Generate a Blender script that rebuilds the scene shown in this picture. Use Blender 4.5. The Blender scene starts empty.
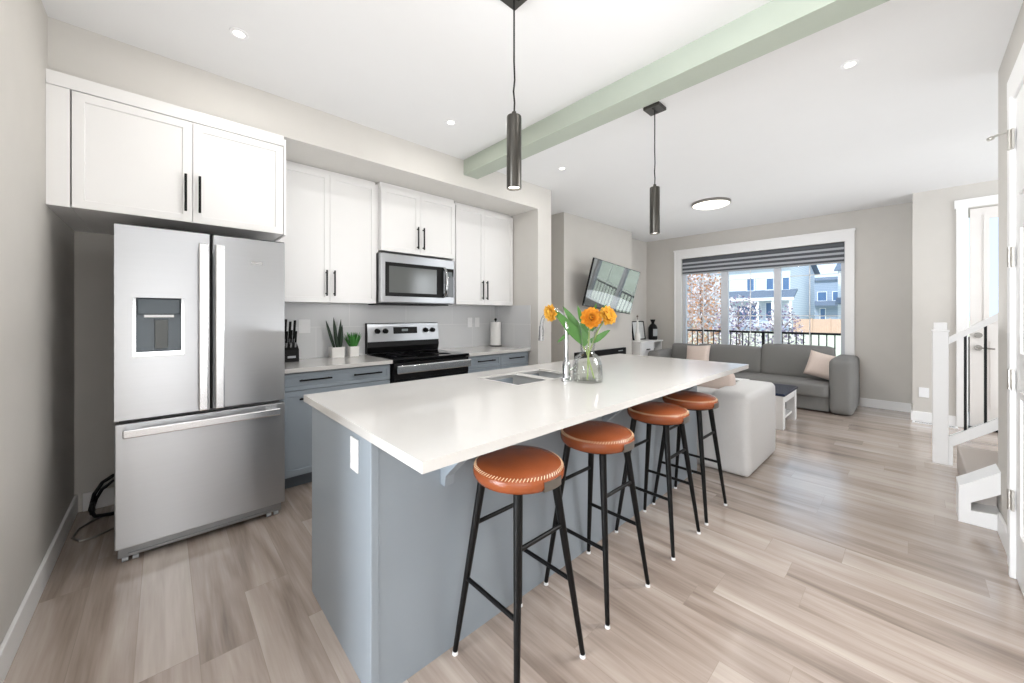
import bpy, bmesh, math, random
from mathutils import Vector, Matrix
random.seed(7)
S = bpy.context.scene
COL = S.collection
R = math.radians

# ------------------------------------------------------------------ camera
cam = bpy.data.objects.new('camera', bpy.data.cameras.new('camera'))
COL.objects.link(cam)
cam.location = (0, 0, 1.31)
cam.rotation_euler = (R(90), 0, R(47 - 90))
cam.data.sensor_width = 36
cam.data.lens = 373.5 * 36 / 1024
cam.data.shift_y = -26.3 / 1024
cam.data.clip_start = 0.05
cam.data.clip_end = 500
S.camera = cam
# ------------------------------------------------------------------ colour management
S.view_settings.view_transform = 'Standard'
S.view_settings.look = 'None'
S.view_settings.exposure = 0.05
S.view_settings.gamma = 1.0
S.view_settings.use_curve_mapping = False
# ------------------------------------------------------------------ sky and sun
W = bpy.data.worlds.new('sky'); S.world = W; W.use_nodes = True
wn = W.node_tree.nodes; wl = W.node_tree.links
bgn = wn['Background']
sky = wn.new('ShaderNodeTexSky'); sky.sky_type = 'PREETHAM'
sky.sun_direction = (-0.6, 0.45, 0.66); sky.turbidity = 3.0
mixs = wn.new('ShaderNodeMixRGB'); mixs.inputs[0].default_value = 0.9
mixs.inputs[2].default_value = (0.72, 0.86, 1.0, 1)
wl.new(sky.outputs[0], mixs.inputs[1]); wl.new(mixs.outputs[0], bgn.inputs[0])
bgn.inputs[1].default_value = 1.6


def lamp(name, kind, loc, energy, color=(1, 1, 1), rot=(0, 0, 0), **kw):
    d = bpy.data.lights.new(name, kind); d.energy = energy; d.color = color
    for k, v in kw.items(): setattr(d, k, v)
    o = bpy.data.objects.new(name, d); o.location = loc; o.rotation_euler = rot
    COL.objects.link(o); return o


lamp('sun', 'SUN', (-20, 15, 30), 3.4, (1, .96, .9),
     Vector((0.6, -0.45, -0.66)).to_track_quat('-Z', 'Y').to_euler(), angle=R(1))
# sky light enters through the real windows: portals only guide the sampling of the sky
def portal(name, loc, rot, sx, sy):
    o = lamp(name, 'AREA', loc, 1, rot=rot, shape='RECTANGLE', size=sx, size_y=sy)
    o.data.cycles.is_portal = True


portal('front_window_portal', (7.52, 1.87, 1.42), (0, R(90), 0), 1.95, 2.4)
# added fill lamps outside the invented patio door and in the unseen entry
lamp('patio_fill', 'AREA', (-4.45, 1.4, 1.2), 370, (.97, .985, 1), (0, R(-90), 0), shape='RECTANGLE', size=2.2, size_y=2.3)
lamp('entry_fill', 'AREA', (5.4, -2.9, 1.5), 90, (.9, .95, 1), (R(90), 0, 0), shape='RECTANGLE', size=2.4, size_y=2)
# unseen fill lamps added: ceiling bounce, camera fill, side fill by right wall
for fx, fy, fe in ((-.9, .7, 19), (.9, 2.3, 5), (2.7, 2.2, 5.5), (3.9, .3, 5), (5.6, .35, 5), (4.8, 2.3, 5.7), (6.4, 2.2, 3.8)):
    lamp('ceiling_fill', 'AREA', (fx, fy, 1.2), fe, (.95, .975, 1), (R(180), 0, 0), shape='DISK', size=1.2)
lamp('camera_fill', 'AREA', (-.02, -.14, 1.0), 6.5, (1, .99, .975), Vector((.35, 1, -.03)).to_track_quat('-Z', 'Y').to_euler(), shape='DISK', size=.9)
lamp('side_fill', 'AREA', (2.4, .0, 1.75), 28, (1, .995, .99), Vector((-1, .28, -.5)).to_track_quat('-Z', 'Y').to_euler(), shape='DISK', size=1.0)

# ------------------------------------------------------------------ materials
def srgb(r, g, b):
    f = lambda c: (c / 255 / 12.92) if c / 255 <= .04045 else ((c / 255 + .055) / 1.055) ** 2.4
    return (f(r), f(g), f(b), 1)


def mat(name, rgb, rough=.5, metal=0, noise=0.03, nscale=6, bump=0, bscale=60, spec=.5, stretch=(1, 1, 1), **kw):
    m = bpy.data.materials.new(name); m.use_nodes = True
    n = m.node_tree.nodes; l = m.node_tree.links
    b = n['Principled BSDF']
    c = srgb(*rgb)
    b.inputs['Roughness'].default_value = rough
    b.inputs['Metallic'].default_value = metal
    b.inputs['Specular IOR Level'].default_value = spec
    tc = n.new('ShaderNodeTexCoord'); mp = n.new('ShaderNodeMapping')
    mp.inputs['Scale'].default_value = stretch
    l.new(tc.outputs['Object'], mp.inputs[0])
    nt = n.new('ShaderNodeTexNoise'); nt.inputs['Scale'].default_value = nscale; nt.inputs['Detail'].default_value = 4
    l.new(mp.outputs[0], nt.inputs['Vector'])
    mx = n.new('ShaderNodeMixRGB')
    mx.inputs[1].default_value = tuple(x * (1 - noise) for x in c[:3]) + (1,)
    mx.inputs[2].default_value = tuple(min(1, x * (1 + noise)) for x in c[:3]) + (1,)
    l.new(nt.outputs[0], mx.inputs[0]); l.new(mx.outputs[0], b.inputs['Base Color'])
    if bump:
        bt = n.new('ShaderNodeTexNoise'); bt.inputs['Scale'].default_value = bscale; bt.inputs['Detail'].default_value = 3
        l.new(mp.outputs[0], bt.inputs['Vector'])
        bp = n.new('ShaderNodeBump'); bp.inputs['Strength'].default_value = bump; bp.inputs['Distance'].default_value = .01
        l.new(bt.outputs[0], bp.inputs['Height']); l.new(bp.outputs[0], b.inputs['Normal'])
    for k, v in kw.items():
        b.inputs[k.replace('_', ' ')].default_value = v
    return m


def emit(name, rgb, s):
    m = bpy.data.materials.new(name); m.use_nodes = True
    n = m.node_tree.nodes; n.remove(n['Principled BSDF'])
    e = n.new('ShaderNodeEmission'); e.inputs[0].default_value = srgb(*rgb); e.inputs[1].default_value = s
    m.node_tree.links.new(e.outputs[0], n['Material Output'].inputs[0]); return m


def glass(name, tint=(1, 1, 1, 1), refl=1.0, rough=0.0):
    m = bpy.data.materials.new(name); m.use_nodes = True
    n = m.node_tree.nodes; l = m.node_tree.links; n.remove(n['Principled BSDF'])
    t = n.new('ShaderNodeBsdfTransparent'); t.inputs[0].default_value = tint
    g = n.new('ShaderNodeBsdfGlossy'); g.inputs['Roughness'].default_value = rough
    f = n.new('ShaderNodeFresnel'); f.inputs[0].default_value = 1.45
    ml = n.new('ShaderNodeMath'); ml.operation = 'MULTIPLY'; ml.inputs[1].default_value = refl
    x = n.new('ShaderNodeMixShader')
    l.new(f.outputs[0], ml.inputs[0]); l.new(ml.outputs[0], x.inputs[0])
    l.new(t.outputs[0], x.inputs[1]); l.new(g.outputs[0], x.inputs[2])
    l.new(x.outputs[0], n['Material Output'].inputs[0]); return m


def floor_mat():
    m = bpy.data.materials.new('vinyl_plank'); m.use_nodes = True
    n = m.node_tree.nodes; l = m.node_tree.links; b = n['Principled BSDF']

    def math_(op, *ins):
        k = n.new('ShaderNodeMath'); k.operation = op
        for i, v in enumerate(ins):
            if isinstance(v, (int, float)): k.inputs[i].default_value = v
            else: l.new(v, k.inputs[i])
        return k.outputs[0]
    tc = n.new('ShaderNodeTexCoord'); sp = n.new('ShaderNodeSeparateXYZ'); l.new(tc.outputs['Object'], sp.inputs[0])
    X, Y = sp.outputs[0], sp.outputs[1]
    u = math_('DIVIDE', math_('ADD', X, 20.06), .18); row = math_('FLOOR', u); fu = math_('FRACT', u)
    w1 = n.new('ShaderNodeTexWhiteNoise'); w1.noise_dimensions = '1D'; l.new(row, w1.inputs['W'])
    v = math_('ADD', math_('DIVIDE', math_('ADD', Y, 20), 1.22), w1.outputs[0]); col = math_('FLOOR', v); fv = math_('FRACT', v)
    w2 = n.new('ShaderNodeTexWhiteNoise'); w2.noise_dimensions = '2D'
    cc = n.new('ShaderNodeCombineXYZ'); l.new(row, cc.inputs[0]); l.new(col, cc.inputs[1]); l.new(cc.outputs[0], w2.inputs['Vector'])
    tone = w2.outputs['Value']
    # seams
    eu = math_('MULTIPLY', math_('MINIMUM', fu, math_('SUBTRACT', 1, fu)), .18)
    ev = math_('MULTIPLY', math_('MINIMUM', fv, math_('SUBTRACT', 1, fv)), 1.22)
    seam = math_('LESS_THAN', math_('MINIMUM', eu, ev), .0009)

    def nz(sx, sy, det, dist, rough=.5):
        c = n.new('ShaderNodeCombineXYZ')
        l.new(math_('MULTIPLY_ADD', X, sx, math_('MULTIPLY', tone, 37)), c.inputs[0]); l.new(math_('MULTIPLY_ADD', Y, sy, math_('MULTIPLY', tone, 91)), c.inputs[1])
        l.new(math_('MULTIPLY', tone, 17), c.inputs[2])
        t = n.new('ShaderNodeTexNoise'); t.inputs['Scale'].default_value = 1; t.inputs['Detail'].default_value = det
        t.inputs['Distortion'].default_value = dist; t.inputs['Roughness'].default_value = rough
        l.new(c.outputs[0], t.inputs['Vector']); return t.outputs[0]
    broad = nz(7, .9, 3, .8); streak = nz(26, 1.6, 4, .6); fine = nz(120, 5, 3, 0)
    k = math_('ADD', math_('ADD', math_('MULTIPLY', tone, .20), math_('MULTIPLY', broad, .62)), math_('ADD', math_('MULTIPLY', streak, .24), math_('MULTIPLY', fine, .12)))
    cr = n.new('ShaderNodeValToRGB'); e = cr.color_ramp.elements
    e[0].position = .36; e[0].color = srgb(*FLOOR_DARK)
    e[1].position = .80; e[1].color = srgb(*FLOOR_LIGHT)
    mid = cr.color_ramp.elements.new(.57); mid.color = srgb(*FLOOR_MID)
    l.new(k, cr.inputs[0])
    mo = n.new('ShaderNodeMixRGB'); mo.inputs[2].default_value = srgb(156, 142, 131)
    l.new(seam, mo.inputs[0]); l.new(cr.outputs[0], mo.inputs[1]); l.new(mo.outputs[0], b.inputs['Base Color'])
    b.inputs['Roughness'].default_value = .2; b.inputs['Specular IOR Level'].default_value = .6; b.inputs['Coat Weight'].default_value = .45; b.inputs['Coat Roughness'].default_value = .13
    bp = n.new('ShaderNodeBump'); bp.inputs['Strength'].default_value = .06; bp.inputs['Distance'].default_value = .003
    l.new(fine, bp.inputs['Height']); l.new(bp.outputs[0], b.inputs['Normal'])
    return m


STEEL_ROT = .25
FLOOR_DARK, FLOOR_MID, FLOOR_LIGHT = (130, 115, 105), (177, 162, 151), (206, 195, 186)


def tile_mat():
    m = bpy.data.materials.new('grey_tile'); m.use_nodes = True
    n = m.node_tree.nodes; l = m.node_tree.links; b = n['Principled BSDF']
    tc = n.new('ShaderNodeTexCoord'); sp = n.new('ShaderNodeSeparateXYZ'); cb = n.new('ShaderNodeCombineXYZ')
    ad = n.new('ShaderNodeMath'); ad.operation = 'ADD'
    l.new(tc.outputs['Object'], sp.inputs[0]); l.new(sp.outputs[0], ad.inputs[0]); l.new(sp.outputs[1], ad.inputs[1])
    l.new(ad.outputs[0], cb.inputs[0]); l.new(sp.outputs[2], cb.inputs[1])
    br = n.new('ShaderNodeTexBrick'); br.inputs['Scale'].default_value = 1
    br.inputs['Brick Width'].default_value = .6; br.inputs['Row Height'].default_value = .30
    br.inputs['Mortar Size'].default_value = .003; br.offset = .5
    br.inputs['Color1'].default_value = srgb(218, 219, 221); br.inputs['Color2'].default_value = srgb(222, 223, 224)
    br.inputs['Mortar'].default_value = srgb(234, 234, 235)
    l.new(cb.outputs[0], br.inputs[0]); l.new(br.outputs['Color'], b.inputs['Base Color'])
    b.inputs['Roughness'].default_value = .22
    return m


def stripe_mat(name, c1, c2, period, axis=2, duty=.5, rough=.9):
    m = bpy.data.materials.new(name); m.use_nodes = True
    n = m.node_tree.nodes; l = m.node_tree.links; b = n['Principled BSDF']
    tc = n.new('ShaderNodeTexCoord'); sp = n.new('ShaderNodeSeparateXYZ'); l.new(tc.outputs['Object'], sp.inputs[0])
    d = n.new('ShaderNodeMath'); d.operation = 'DIVIDE'; d.inputs[1].default_value = period
    l.new(sp.outputs[axis], d.inputs[0])
    f = n.new('ShaderNodeMath'); f.operation = 'FRACT'; l.new(d.outputs[0], f.inputs[0])
    g = n.new('ShaderNodeMath'); g.operation = 'GREATER_THAN'; g.inputs[1].default_value = duty; l.new(f.outputs[0], g.inputs[0])
    x = n.new('ShaderNodeMixRGB'); x.inputs[1].default_value = srgb(*c1); x.inputs[2].default_value = srgb(*c2)
    l.new(g.outputs[0], x.inputs[0]); l.new(x.outputs[0], b.inputs['Base Color']); b.inputs['Roughness'].default_value = rough
    return m


M = dict(
    wall=mat('wall_paint', (206, 202, 196), .85, bump=.02, bscale=300),
    wallk=mat('kitchen_wall_paint', (216, 213, 208), .85, bump=.02, bscale=300),
    ceil=mat('ceiling_paint', (238, 238, 238), .95, noise=.01, bump=.05, bscale=250),
    beam=mat('sage_beam_paint', (180, 188, 175), .7),
    trim=mat('white_trim_paint', (242, 241, 240), .4, noise=.01),
    white=mat('white_cabinet_lacquer', (240, 239, 238), .35, noise=.01),
    grey=mat('blue_grey_cabinet_paint', (150, 160, 169), .42, noise=.02),
    kick=mat('dark_toe_kick', (90, 97, 105), .6),
    black=mat('black_metal', (7, 7, 8), .45, noise=.1, spec=.25),
    mwglass=mat('microwave_mesh_glass', (92, 95, 94), .12, noise=.05, spec=.8), sinksteel=mat('sink_steel', (226, 225, 223), .4, .6, noise=.03),
    blackgl=mat('black_glass', (9, 9, 11), .06, noise=.1),
    steel=mat('brushed_stainless', (182, 184, 187), .3, .93, noise=.03, nscale=2.2, stretch=(1, 1, 60), Anisotropic=.88),
    steeld=mat('dark_steel', (150, 152, 154), .4, 1),
    chrome=mat('chrome', (200, 202, 205), .1, 1, noise=.01),
    hingem=mat('bright_hinge_metal', (205, 202, 196), .3, .9), vinyl=mat('window_vinyl', (206, 209, 215), .45, noise=.01),
    nickel=mat('satin_nickel', (150, 146, 140), .35, 1),
    handle=mat('bright_handle_steel', (232, 233, 235), .25, 1, noise=.02),
    quartz=mat('white_quartz', (210, 208, 205), .1, noise=.03, nscale=5),
    plastic=mat('white_plastic', (245, 245, 246), .35, noise=.01),
    leather=mat('tan_leather', (146, 76, 40), .27, noise=.16, nscale=9, bump=.12, bscale=160),
    thread=mat('cream_thread', (226, 196, 160), .8),
    gunmetal=mat('gunmetal', (78, 76, 72), .32, .85, noise=.05),
    floor=floor_mat(), tile=tile_mat(),
    glass=glass('window_glass', (.97, .985, 1, 1), .6), clear=glass('clear_glass', (.985, .99, .985, 1), .45),
    water=glass('water', (.955, .97, .945, 1), .3),
    sofa=mat('grey_sofa_fabric', (128, 127, 125), .95, noise=.07, nscale=90, bump=.25, bscale=420),
    wsofa=mat('white_sofa_fabric', (226, 225, 224), .95, noise=.03, nscale=60, bump=.15, bscale=380),
    pink=mat('blush_cushion_fabric', (224, 207, 197), .95, noise=.06, nscale=60, bump=.2, bscale=300),
    carpet=mat('beige_carpet', (196, 187, 180), 1, noise=.08, nscale=200, bump=.5, bscale=500),
    green=mat('leaf_green', (74, 124, 52), .5, noise=.25, nscale=14),
    dgreen=mat('dark_leaf', (44, 62, 46), .5, noise=.35, nscale=18),
    grass_pl=mat('bright_blades', (70, 142, 62), .55, noise=.25, nscale=30),
    stem=mat('pale_green_stem', (150, 170, 100), .5, noise=.12),
    petal=mat('orange_petal', (243, 170, 58), .55, noise=.16, nscale=30),
    petaly=mat('yellow_petal', (250, 197, 84), .55, noise=.12, nscale=30),
    heart=mat('dark_flower_centre', (92, 44, 18), .8, noise=.2),
    soil=mat('potting_soil', (70, 52, 40), 1, noise=.3, nscale=60),
    ceramic=mat('white_ceramic', (240, 238, 234), .35, noise=.02),
    paper=mat('paper_towel', (246, 245, 243), .95, noise=.02, bump=.2, bscale=120),
    navy=mat('dark_table_lacquer', (40, 48, 70), .12, noise=.08),
    screen=mat('glossy_screen', (158, 162, 162), .03, .8, noise=.01),
    lensw=emit('lamp_lens', (255, 250, 240), 6), flush=emit('flush_diffuser', (255, 249, 238), 3.0),
    digit=emit('display_digits', (190, 200, 200), .35),
    blind=stripe_mat('zebra_blind_fabric', (84, 87, 92), (176, 179, 184), .074, 2, .55),
    siding=stripe_mat('pale_siding', (244, 247, 250), (214, 222, 232), .35, 2, .12),
    siding_b=stripe_mat('blue_grey_siding', (178, 192, 210), (150, 165, 186), .35, 2, .12),
    roof=mat('slate_roof', (104, 118, 136), .9, noise=.15, nscale=3),
    hglass=mat('house_window_glass', (86, 118, 158), .15, noise=.2, nscale=.8),
    htrim=mat('house_trim', (238, 242, 247), .7),
    cedar=mat('cedar_fence', (206, 176, 156), .9, noise=.1, nscale=3),
    lawn=mat('lawn_green', (206, 208, 182), 1, noise=.15, nscale=.8),
    bark=mat('grey_bark', (128, 112, 102), .95, noise=.2),
    lf1=mat('autumn_leaf', (206, 160, 124), .8, noise=.2, nscale=8),
    lf2=mat('blossom_white', (222, 212, 214), .8, noise=.1, nscale=8),
    lf3=mat('purple_twig_leaf', (138, 124, 148), .8, noise=.2, nscale=8),
    deck=mat('porch_deck', (170, 168, 166), .8),
    art=mat('pale_art_paper', (222, 224, 222), .6, noise=.14, nscale=20),
    lightgrey=mat('light_grey_plastic', (176, 180, 184), .4),
    dispenser=mat('dispenser_grey', (72, 80, 86), .25, .3, noise=.1),
)


_sn = M['steel'].node_tree; _tg = _sn.nodes.new('ShaderNodeTangent'); _tg.direction_type = 'RADIAL'; _tg.axis = 'Z'
_sn.links.new(_tg.outputs[0], _sn.nodes['Principled BSDF'].inputs['Tangent'])
_sn.nodes['Principled BSDF'].inputs['Anisotropic Rotation'].default_value = STEEL_ROT


# ------------------------------------------------------------------ mesh helpers
class MB:
    def __init__(s): s.bm = bmesh.new()

    def box(s, x0, x1, y0, y1, z0, z1, bev=0, seg=2):
        r = bmesh.ops.create_cube(s.bm, size=1)
        vs = r['verts']
        for v in vs:
            v.co = Vector(((x0 + x1) / 2 + v.co.x * (x1 - x0), (y0 + y1) / 2 + v.co.y * (y1 - y0), (z0 + z1) / 2 + v.co.z * (z1 - z0)))
        if bev:
            es = list({e for v in vs for e in v.link_edges})
            bmesh.ops.bevel(s.bm, geom=es, offset=bev, segments=seg, affect='EDGES', profile=.5)
        return s

    def cyl(s, p0, p1, r0, r1=None, seg=20, cap=True):
        p0 = Vector(p0); p1 = Vector(p1); d = p1 - p0
        r1 = r0 if r1 is None else r1
        m = Matrix.Translation((p0 + p1) / 2) @ d.to_track_quat('Z', 'Y').to_matrix().to_4x4()
        bmesh.ops.create_cone(s.bm, cap_ends=cap, segments=seg, radius1=r0, radius2=r1, depth=d.length, matrix=m)
        return s

    def sphere(s, c, r, sc=(1, 1, 1), seg=16):
        m = Matrix.Translation(c) @ Matrix.Diagonal((*sc, 1))
        bmesh.ops.create_uvsphere(s.bm, u_segments=seg, v_segments=max(6, seg // 2), radius=r, matrix=m)
        return s

    def lathe(s, prof, c=(0, 0, 0), seg=32, sq=0):
        c = Vector(c); rings = []
        for r, z in prof:
            ring = []
            for i in range(seg):
                a = 2 * math.pi * i / seg
                k = 1
                if sq:
                    k = (abs(math.cos(a)) ** sq + abs(math.sin(a)) ** sq) ** (-1 / sq)
                ring.append(s.bm.verts.new(c + Vector((r * k * math.cos(a), r * k * math.sin(a), z))))
            rings.append(ring)
        for a, b in zip(rings, rings[1:]):
            for i in range(seg):
                j = (i + 1) % seg
                s.bm.faces.new((a[i], a[j], b[j], b[i]))
        if prof[0][0] > 1e-4: s.bm.faces.new(rings[0][::-1])
        if prof[-1][0] > 1e-4: s.bm.faces.new(rings[-1])
        return s

    def tube(s, pts, r, seg=10, r2=None):
        pts = [Vector(p) for p in pts]; n = len(pts); rings = []
        up = Vector((0, 0, 1)); prev = None
        for i, p in enumerate(pts):
            t = (pts[min(i + 1, n - 1)] - pts[max(i - 1, 0)]).normalized()
            if prev is None:
                a = t.cross(up)
                if a.length < 1e-3: a = t.cross(Vector((1, 0, 0)))
            else:
                a = prev - t * prev.dot(t)
            a.normalize(); prev = a; b = t.cross(a)
            rr = r if r2 is None else r + (r2 - r) * i / (n - 1)
            rings.append([s.bm.verts.new(p + rr * (math.cos(2 * math.pi * k / seg) * a + math.sin(2 * math.pi * k / seg) * b)) for k in range(seg)])
        for a, b in zip(rings, rings[1:]):
            for k in range(seg):
                j = (k + 1) % seg
                s.bm.faces.new((a[k], a[j], b[j], b[k]))
        s.bm.faces.new(rings[0][::-1]); s.bm.faces.new(rings[-1])
        return s

    def prism(s, poly, axis, a, b):
        """poly: 2d outline; axis 'x' -> (y,z), 'y' -> (x,z), 'z' -> (x,y)"""
        def P(p, t): return {'x': (t, p[0], p[1]), 'y': (p[0], t, p[1]), 'z': (p[0], p[1], t)}[axis]
        A = [s.bm.verts.new(P(p, a)) for p in poly]; B = [s.bm.verts.new(P(p, b)) for p in poly]
        n = len(poly)
        s.bm.faces.new(A[::-1]); s.bm.faces.new(B)
        for i in range(n):
            j = (i + 1) % n
            s.bm.faces.new((A[i], A[j], B[j], B[i]))
        return s

    def holed(s, u0, u1, v0, v1, holes, axis, a, b):
        """slab with rectangular holes, built from strips that share no face (single ordered holes along u)"""
        us = sorted({u0, u1, *[h[0] for h in holes], *[h[1] for h in holes]})
        vs = sorted({v0, v1, *[h[2] for h in holes], *[h[3] for h in holes]})
        inside = lambda i, j: 0 <= i < len(us) - 1 and 0 <= j < len(vs) - 1 and not any(
            h[0] <= (us[i] + us[i + 1]) / 2 <= h[1] and h[2] <= (vs[j] + vs[j + 1]) / 2 <= h[3] for h in holes)
        cache = {}
        def V(i, j, t):
            k = (i, j, t)
            if k not in cache:
                q = {'x': (t, us[i], vs[j]), 'y': (us[i], t, vs[j]), 'z': (us[i], vs[j], t)}[axis]
                cache[k] = s.bm.verts.new(q)
            return cache[k]
        for i in range(len(us) - 1):
            for j in range(len(vs) - 1):
                if not inside(i, j): continue
                for t in (a, b):
                    s.bm.faces.new((V(i, j, t), V(i + 1, j, t), V(i + 1, j + 1, t), V(i, j + 1, t)))
                for di, dj, e in ((-1, 0, ((i, j), (i, j + 1))), (1, 0, ((i + 1, j), (i + 1, j + 1))), (0, -1, ((i, j), (i + 1, j))), (0, 1, ((i, j + 1), (i + 1, j + 1)))):
                    if not inside(i + di, j + dj):
                        p, q = e
                        s.bm.faces.new((V(*p, a), V(*q, a), V(*q, b), V(*p, b)))
        return s

    def shaker(s, x0, x1, z0, z1, yf, th=.02, rail=.058, dep=.008):
        """shaker front facing -y"""
        r = bmesh.ops.create_cube(s.bm, size=1)
        for v in r['verts']:
            v.co = Vector(((x0 + x1) / 2 + v.co.x * (x1 - x0), yf + th / 2 + v.co.y * th, (z0 + z1) / 2 + v.co.z * (z1 - z0)))
        f = [f for f in {f for v in r['verts'] for f in v.link_faces} if f.calc_center_median().y < yf + .001]
        bmesh.ops.inset_region(s.bm, faces=f, thickness=rail)
        bmesh.ops.inset_region(s.bm, faces=f, thickness=.004, depth=-dep)
        return s

    def rot(s, m):
        bmesh.ops.transform(s.bm, matrix=m, verts=s.bm.verts[:]); return s

    def obj(s, name, m, parent=None, smooth=False, base=None, angle=None):
        bmesh.ops.recalc_face_normals(s.bm, faces=s.bm.faces[:])
        off = Vector((0, 0, 0)); p = parent
        while p: off += p.location; p = p.parent
        if base is None and parent is None: base = (0, 0, 0)
        loc = Vector(base) - off if base is not None else Vector((0, 0, 0))
        me = bpy.data.meshes.new(name)
        bmesh.ops.translate(s.bm, verts=s.bm.verts[:], vec=-(off + loc))
        s.bm.to_mesh(me); s.bm.free()
        me.materials.append(M[m] if isinstance(m, str) else m)
        o = bpy.data.objects.new(name, me); COL.objects.link(o)
        o.location = loc
        if parent: o.parent = parent
        if smooth:
            me.polygons.foreach_set('use_smooth', [True] * len(me.polygons))
            me.set_sharp_from_angle(angle=R(angle or 40))
        return o


def empty(name, loc, label, cat, group=None, kind=None):
    o = bpy.data.objects.new(name, None); COL.objects.link(o)
    o.location = loc; o.empty_display_size = .1
    return tag(o, label, cat, group, kind)


def tag(o, label=None, cat=None, group=None, kind=None):
    if label: o['label'] = label
    if cat: o['category'] = cat
    if group: o['group'] = group
    if kind: o['kind'] = kind
    return o


def struct(mb, name, m, label, cat, parent=None, smooth=False):
    o = mb.obj(name, m, parent, smooth)
    return tag(o, label, cat, kind='structure')


def copy_tree(o, parent=None):
    c = o.copy(); COL.objects.link(c); c.parent = parent
    for ch in list(o.children): copy_tree(ch, c)
    return c


def B(*a, **k): return MB().box(*a, **k)


# ================================================================== THE ROOM
ZC = 2.83
struct(B(-4.3, 8.0, -3.0, 4.0, -.1, 0), 'floor', 'floor', 'grey brown wood look plank floor running through the whole room', 'floor')
struct(B(-4.3, 7.5, -3.0, 4.0, ZC, ZC + .12), 'ceiling', 'ceil', 'smooth white ceiling over kitchen and living room', 'ceiling')
struct(B(-.56, -.432, 1.35, 3.78, 0, ZC), 'wall_left', 'wall', 'light grey wall at the left of the fridge', 'wall')
struct(B(-4.3, 7.5, 3.78, 3.95, 0, ZC), 'wall_kitchen', 'wall', 'light grey wall behind the kitchen run and the television', 'wall')
struct(MB().holed(0, 3.78, 0, ZC, [(.68, 3.06, .45, 2.40)], 'x', 7.36, 7.5), 'wall_far', 'wall', 'light grey wall around the big living room window', 'wall')
struct(MB().holed(-3.0, 0, 0, ZC, [(-1.35, -.44, -1, 2.55)], 'x', 6.84, 7.5), 'wall_entry', 'wall', 'grey wall beside the white front door, standing forward of the window wall', 'wall')
struct(MB().holed(-4.3, 3.81, 0, ZC, [(2.22, 3.105, -1, 2.39), (-.16, .66, -1, 2.3)], 'y', -.5, -.365), 'wall_right', 'wall', 'narrow pale wall at right edge beside the white closet door', 'wall')
struct(B(3.68, 3.81, -3.0, -.5, 0, ZC), 'wall_stair', 'wall', 'wall running up the near side of the stairs', 'wall')
struct(B(3.8, 7.5, -3.12, -3.0, 0, ZC), 'wall_back', 'wall', 'wall at the far end of the entry', 'wall')
struct(MB().holed(-.38, 3.78, 0, ZC, [(.25, 2.55, -1, 2.3)], 'x', -4.3, -4.2), 'wall_rear', 'wall', 'dining room wall with added patio opening behind the camera', 'wall')  # opening made for the added patio fill lamp
bk = MB().prism([(-.432, 2.56), (3.215, 2.56), (3.215, 0), (3.45, 0), (3.45, ZC), (-.432, ZC)], 'y', 3.0, 3.78)
struct(bk, 'wall_bulkhead', 'wallk', 'pale bulkhead above the white upper cabinets with a column at its right end', 'bulkhead')
struct(B(4.31, 6.26, 3.5, 3.78, 0, ZC), 'wall_chimney', 'wall', 'grey chimney breast behind the tilted television', 'wall')
struct(B(2.15, 2.32, -.365, 3.0, 2.685, ZC), 'ceiling_beam', 'beam', 'sage green beam crossing the white ceiling', 'beam')
# backsplash
bs = B(.60, 3.215, 3.768, 3.78, .9, 1.44); bs.box(3.203, 3.215, 3.12, 3.768, .9, 1.43)
struct(bs, 'wall_backsplash', 'tile', 'large grey tile backsplash between counters and upper cabinets', 'backsplash')


# baseboards
def baseboard(name, x0, x1, y0, y1, label):
    struct(B(x0, x1, y0, y1, 0, .12, bev=.004), name, 'trim', label, 'baseboard')


baseboard('baseboard_left', -.432, -.417, 1.35, 3.78, 'white baseboard along the left wall beside the fridge')
baseboard('baseboard_alcove', -.395, .55, 3.765, 3.78, 'short white baseboard on the wall behind the fridge')
baseboard('baseboard_far', 7.345, 7.36, 0, 3.78, 'white baseboard under the living room window')
baseboard('baseboard_entry', 6.825, 6.84, -.35, 0.015, 'white baseboard between the front door and the wall corner')
baseboard('baseboard_jog', 6.84, 7.345, 0, .015, 'white baseboard on the return of the entry wall')
baseboard('baseboard_chimney', 4.31, 6.26, 3.485, 3.5, 'white baseboard along the chimney breast')
baseboard('baseboard_right', 3.26, 3.69, -.365, -.35, 'short white baseboard at the foot of the closet door casing')

# ---- front window
wroot = empty('window_1', (7.43, 1.87, .45), 'wide three pane white living room window above the grey sofa', 'window', kind='structure')
t = MB().holed(.58, 3.19, .33, 2.57, [(.68, 3.06, .45, 2.40)], 'x', 7.335, 7.36)
t.box(7.325, 7.36, .565, 3.205, 2.545, 2.575); t.box(7.327, 7.36, .575, .60, .33, 2.57); t.box(7.327, 7.36, 3.17, 3.195, .33, 2.57)
t.box(7.30, 7.37, .56, 3.21, .43, .46)
t.obj('casing', 'trim', wroot)
t = MB().holed(.68, 3.06, .45, 2.40, [(.73, 1.476, .5, 2.35), (1.572, 2.261, .5, 2.35), (2.375, 3.0, .5, 2.35)], 'x', 7.41, 7.48)
t.obj('window_frame', 'vinyl', wroot)
for a, b in ((.73, 1.476), (1.572, 2.261), (2.375, 3.0)):
    pn = B(7.44, 7.446, a, b, .5, 2.35).obj('pane', 'glass', wroot)
    g = MB(); mid = (a + b) / 2
    g.box(7.434, 7.440, mid - .006, mid + .006, .5, 2.35)
    for z in (1.30, 1.94): g.box(7.434, 7.440, a, b, z - .006, z + .006)
    g.obj('grille', 'trim', pn)
bl = empty('window_blind', (7.385, 1.87, 2.1), 'grey striped zebra roller blind rolled to the top of the window', 'blind')
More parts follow.
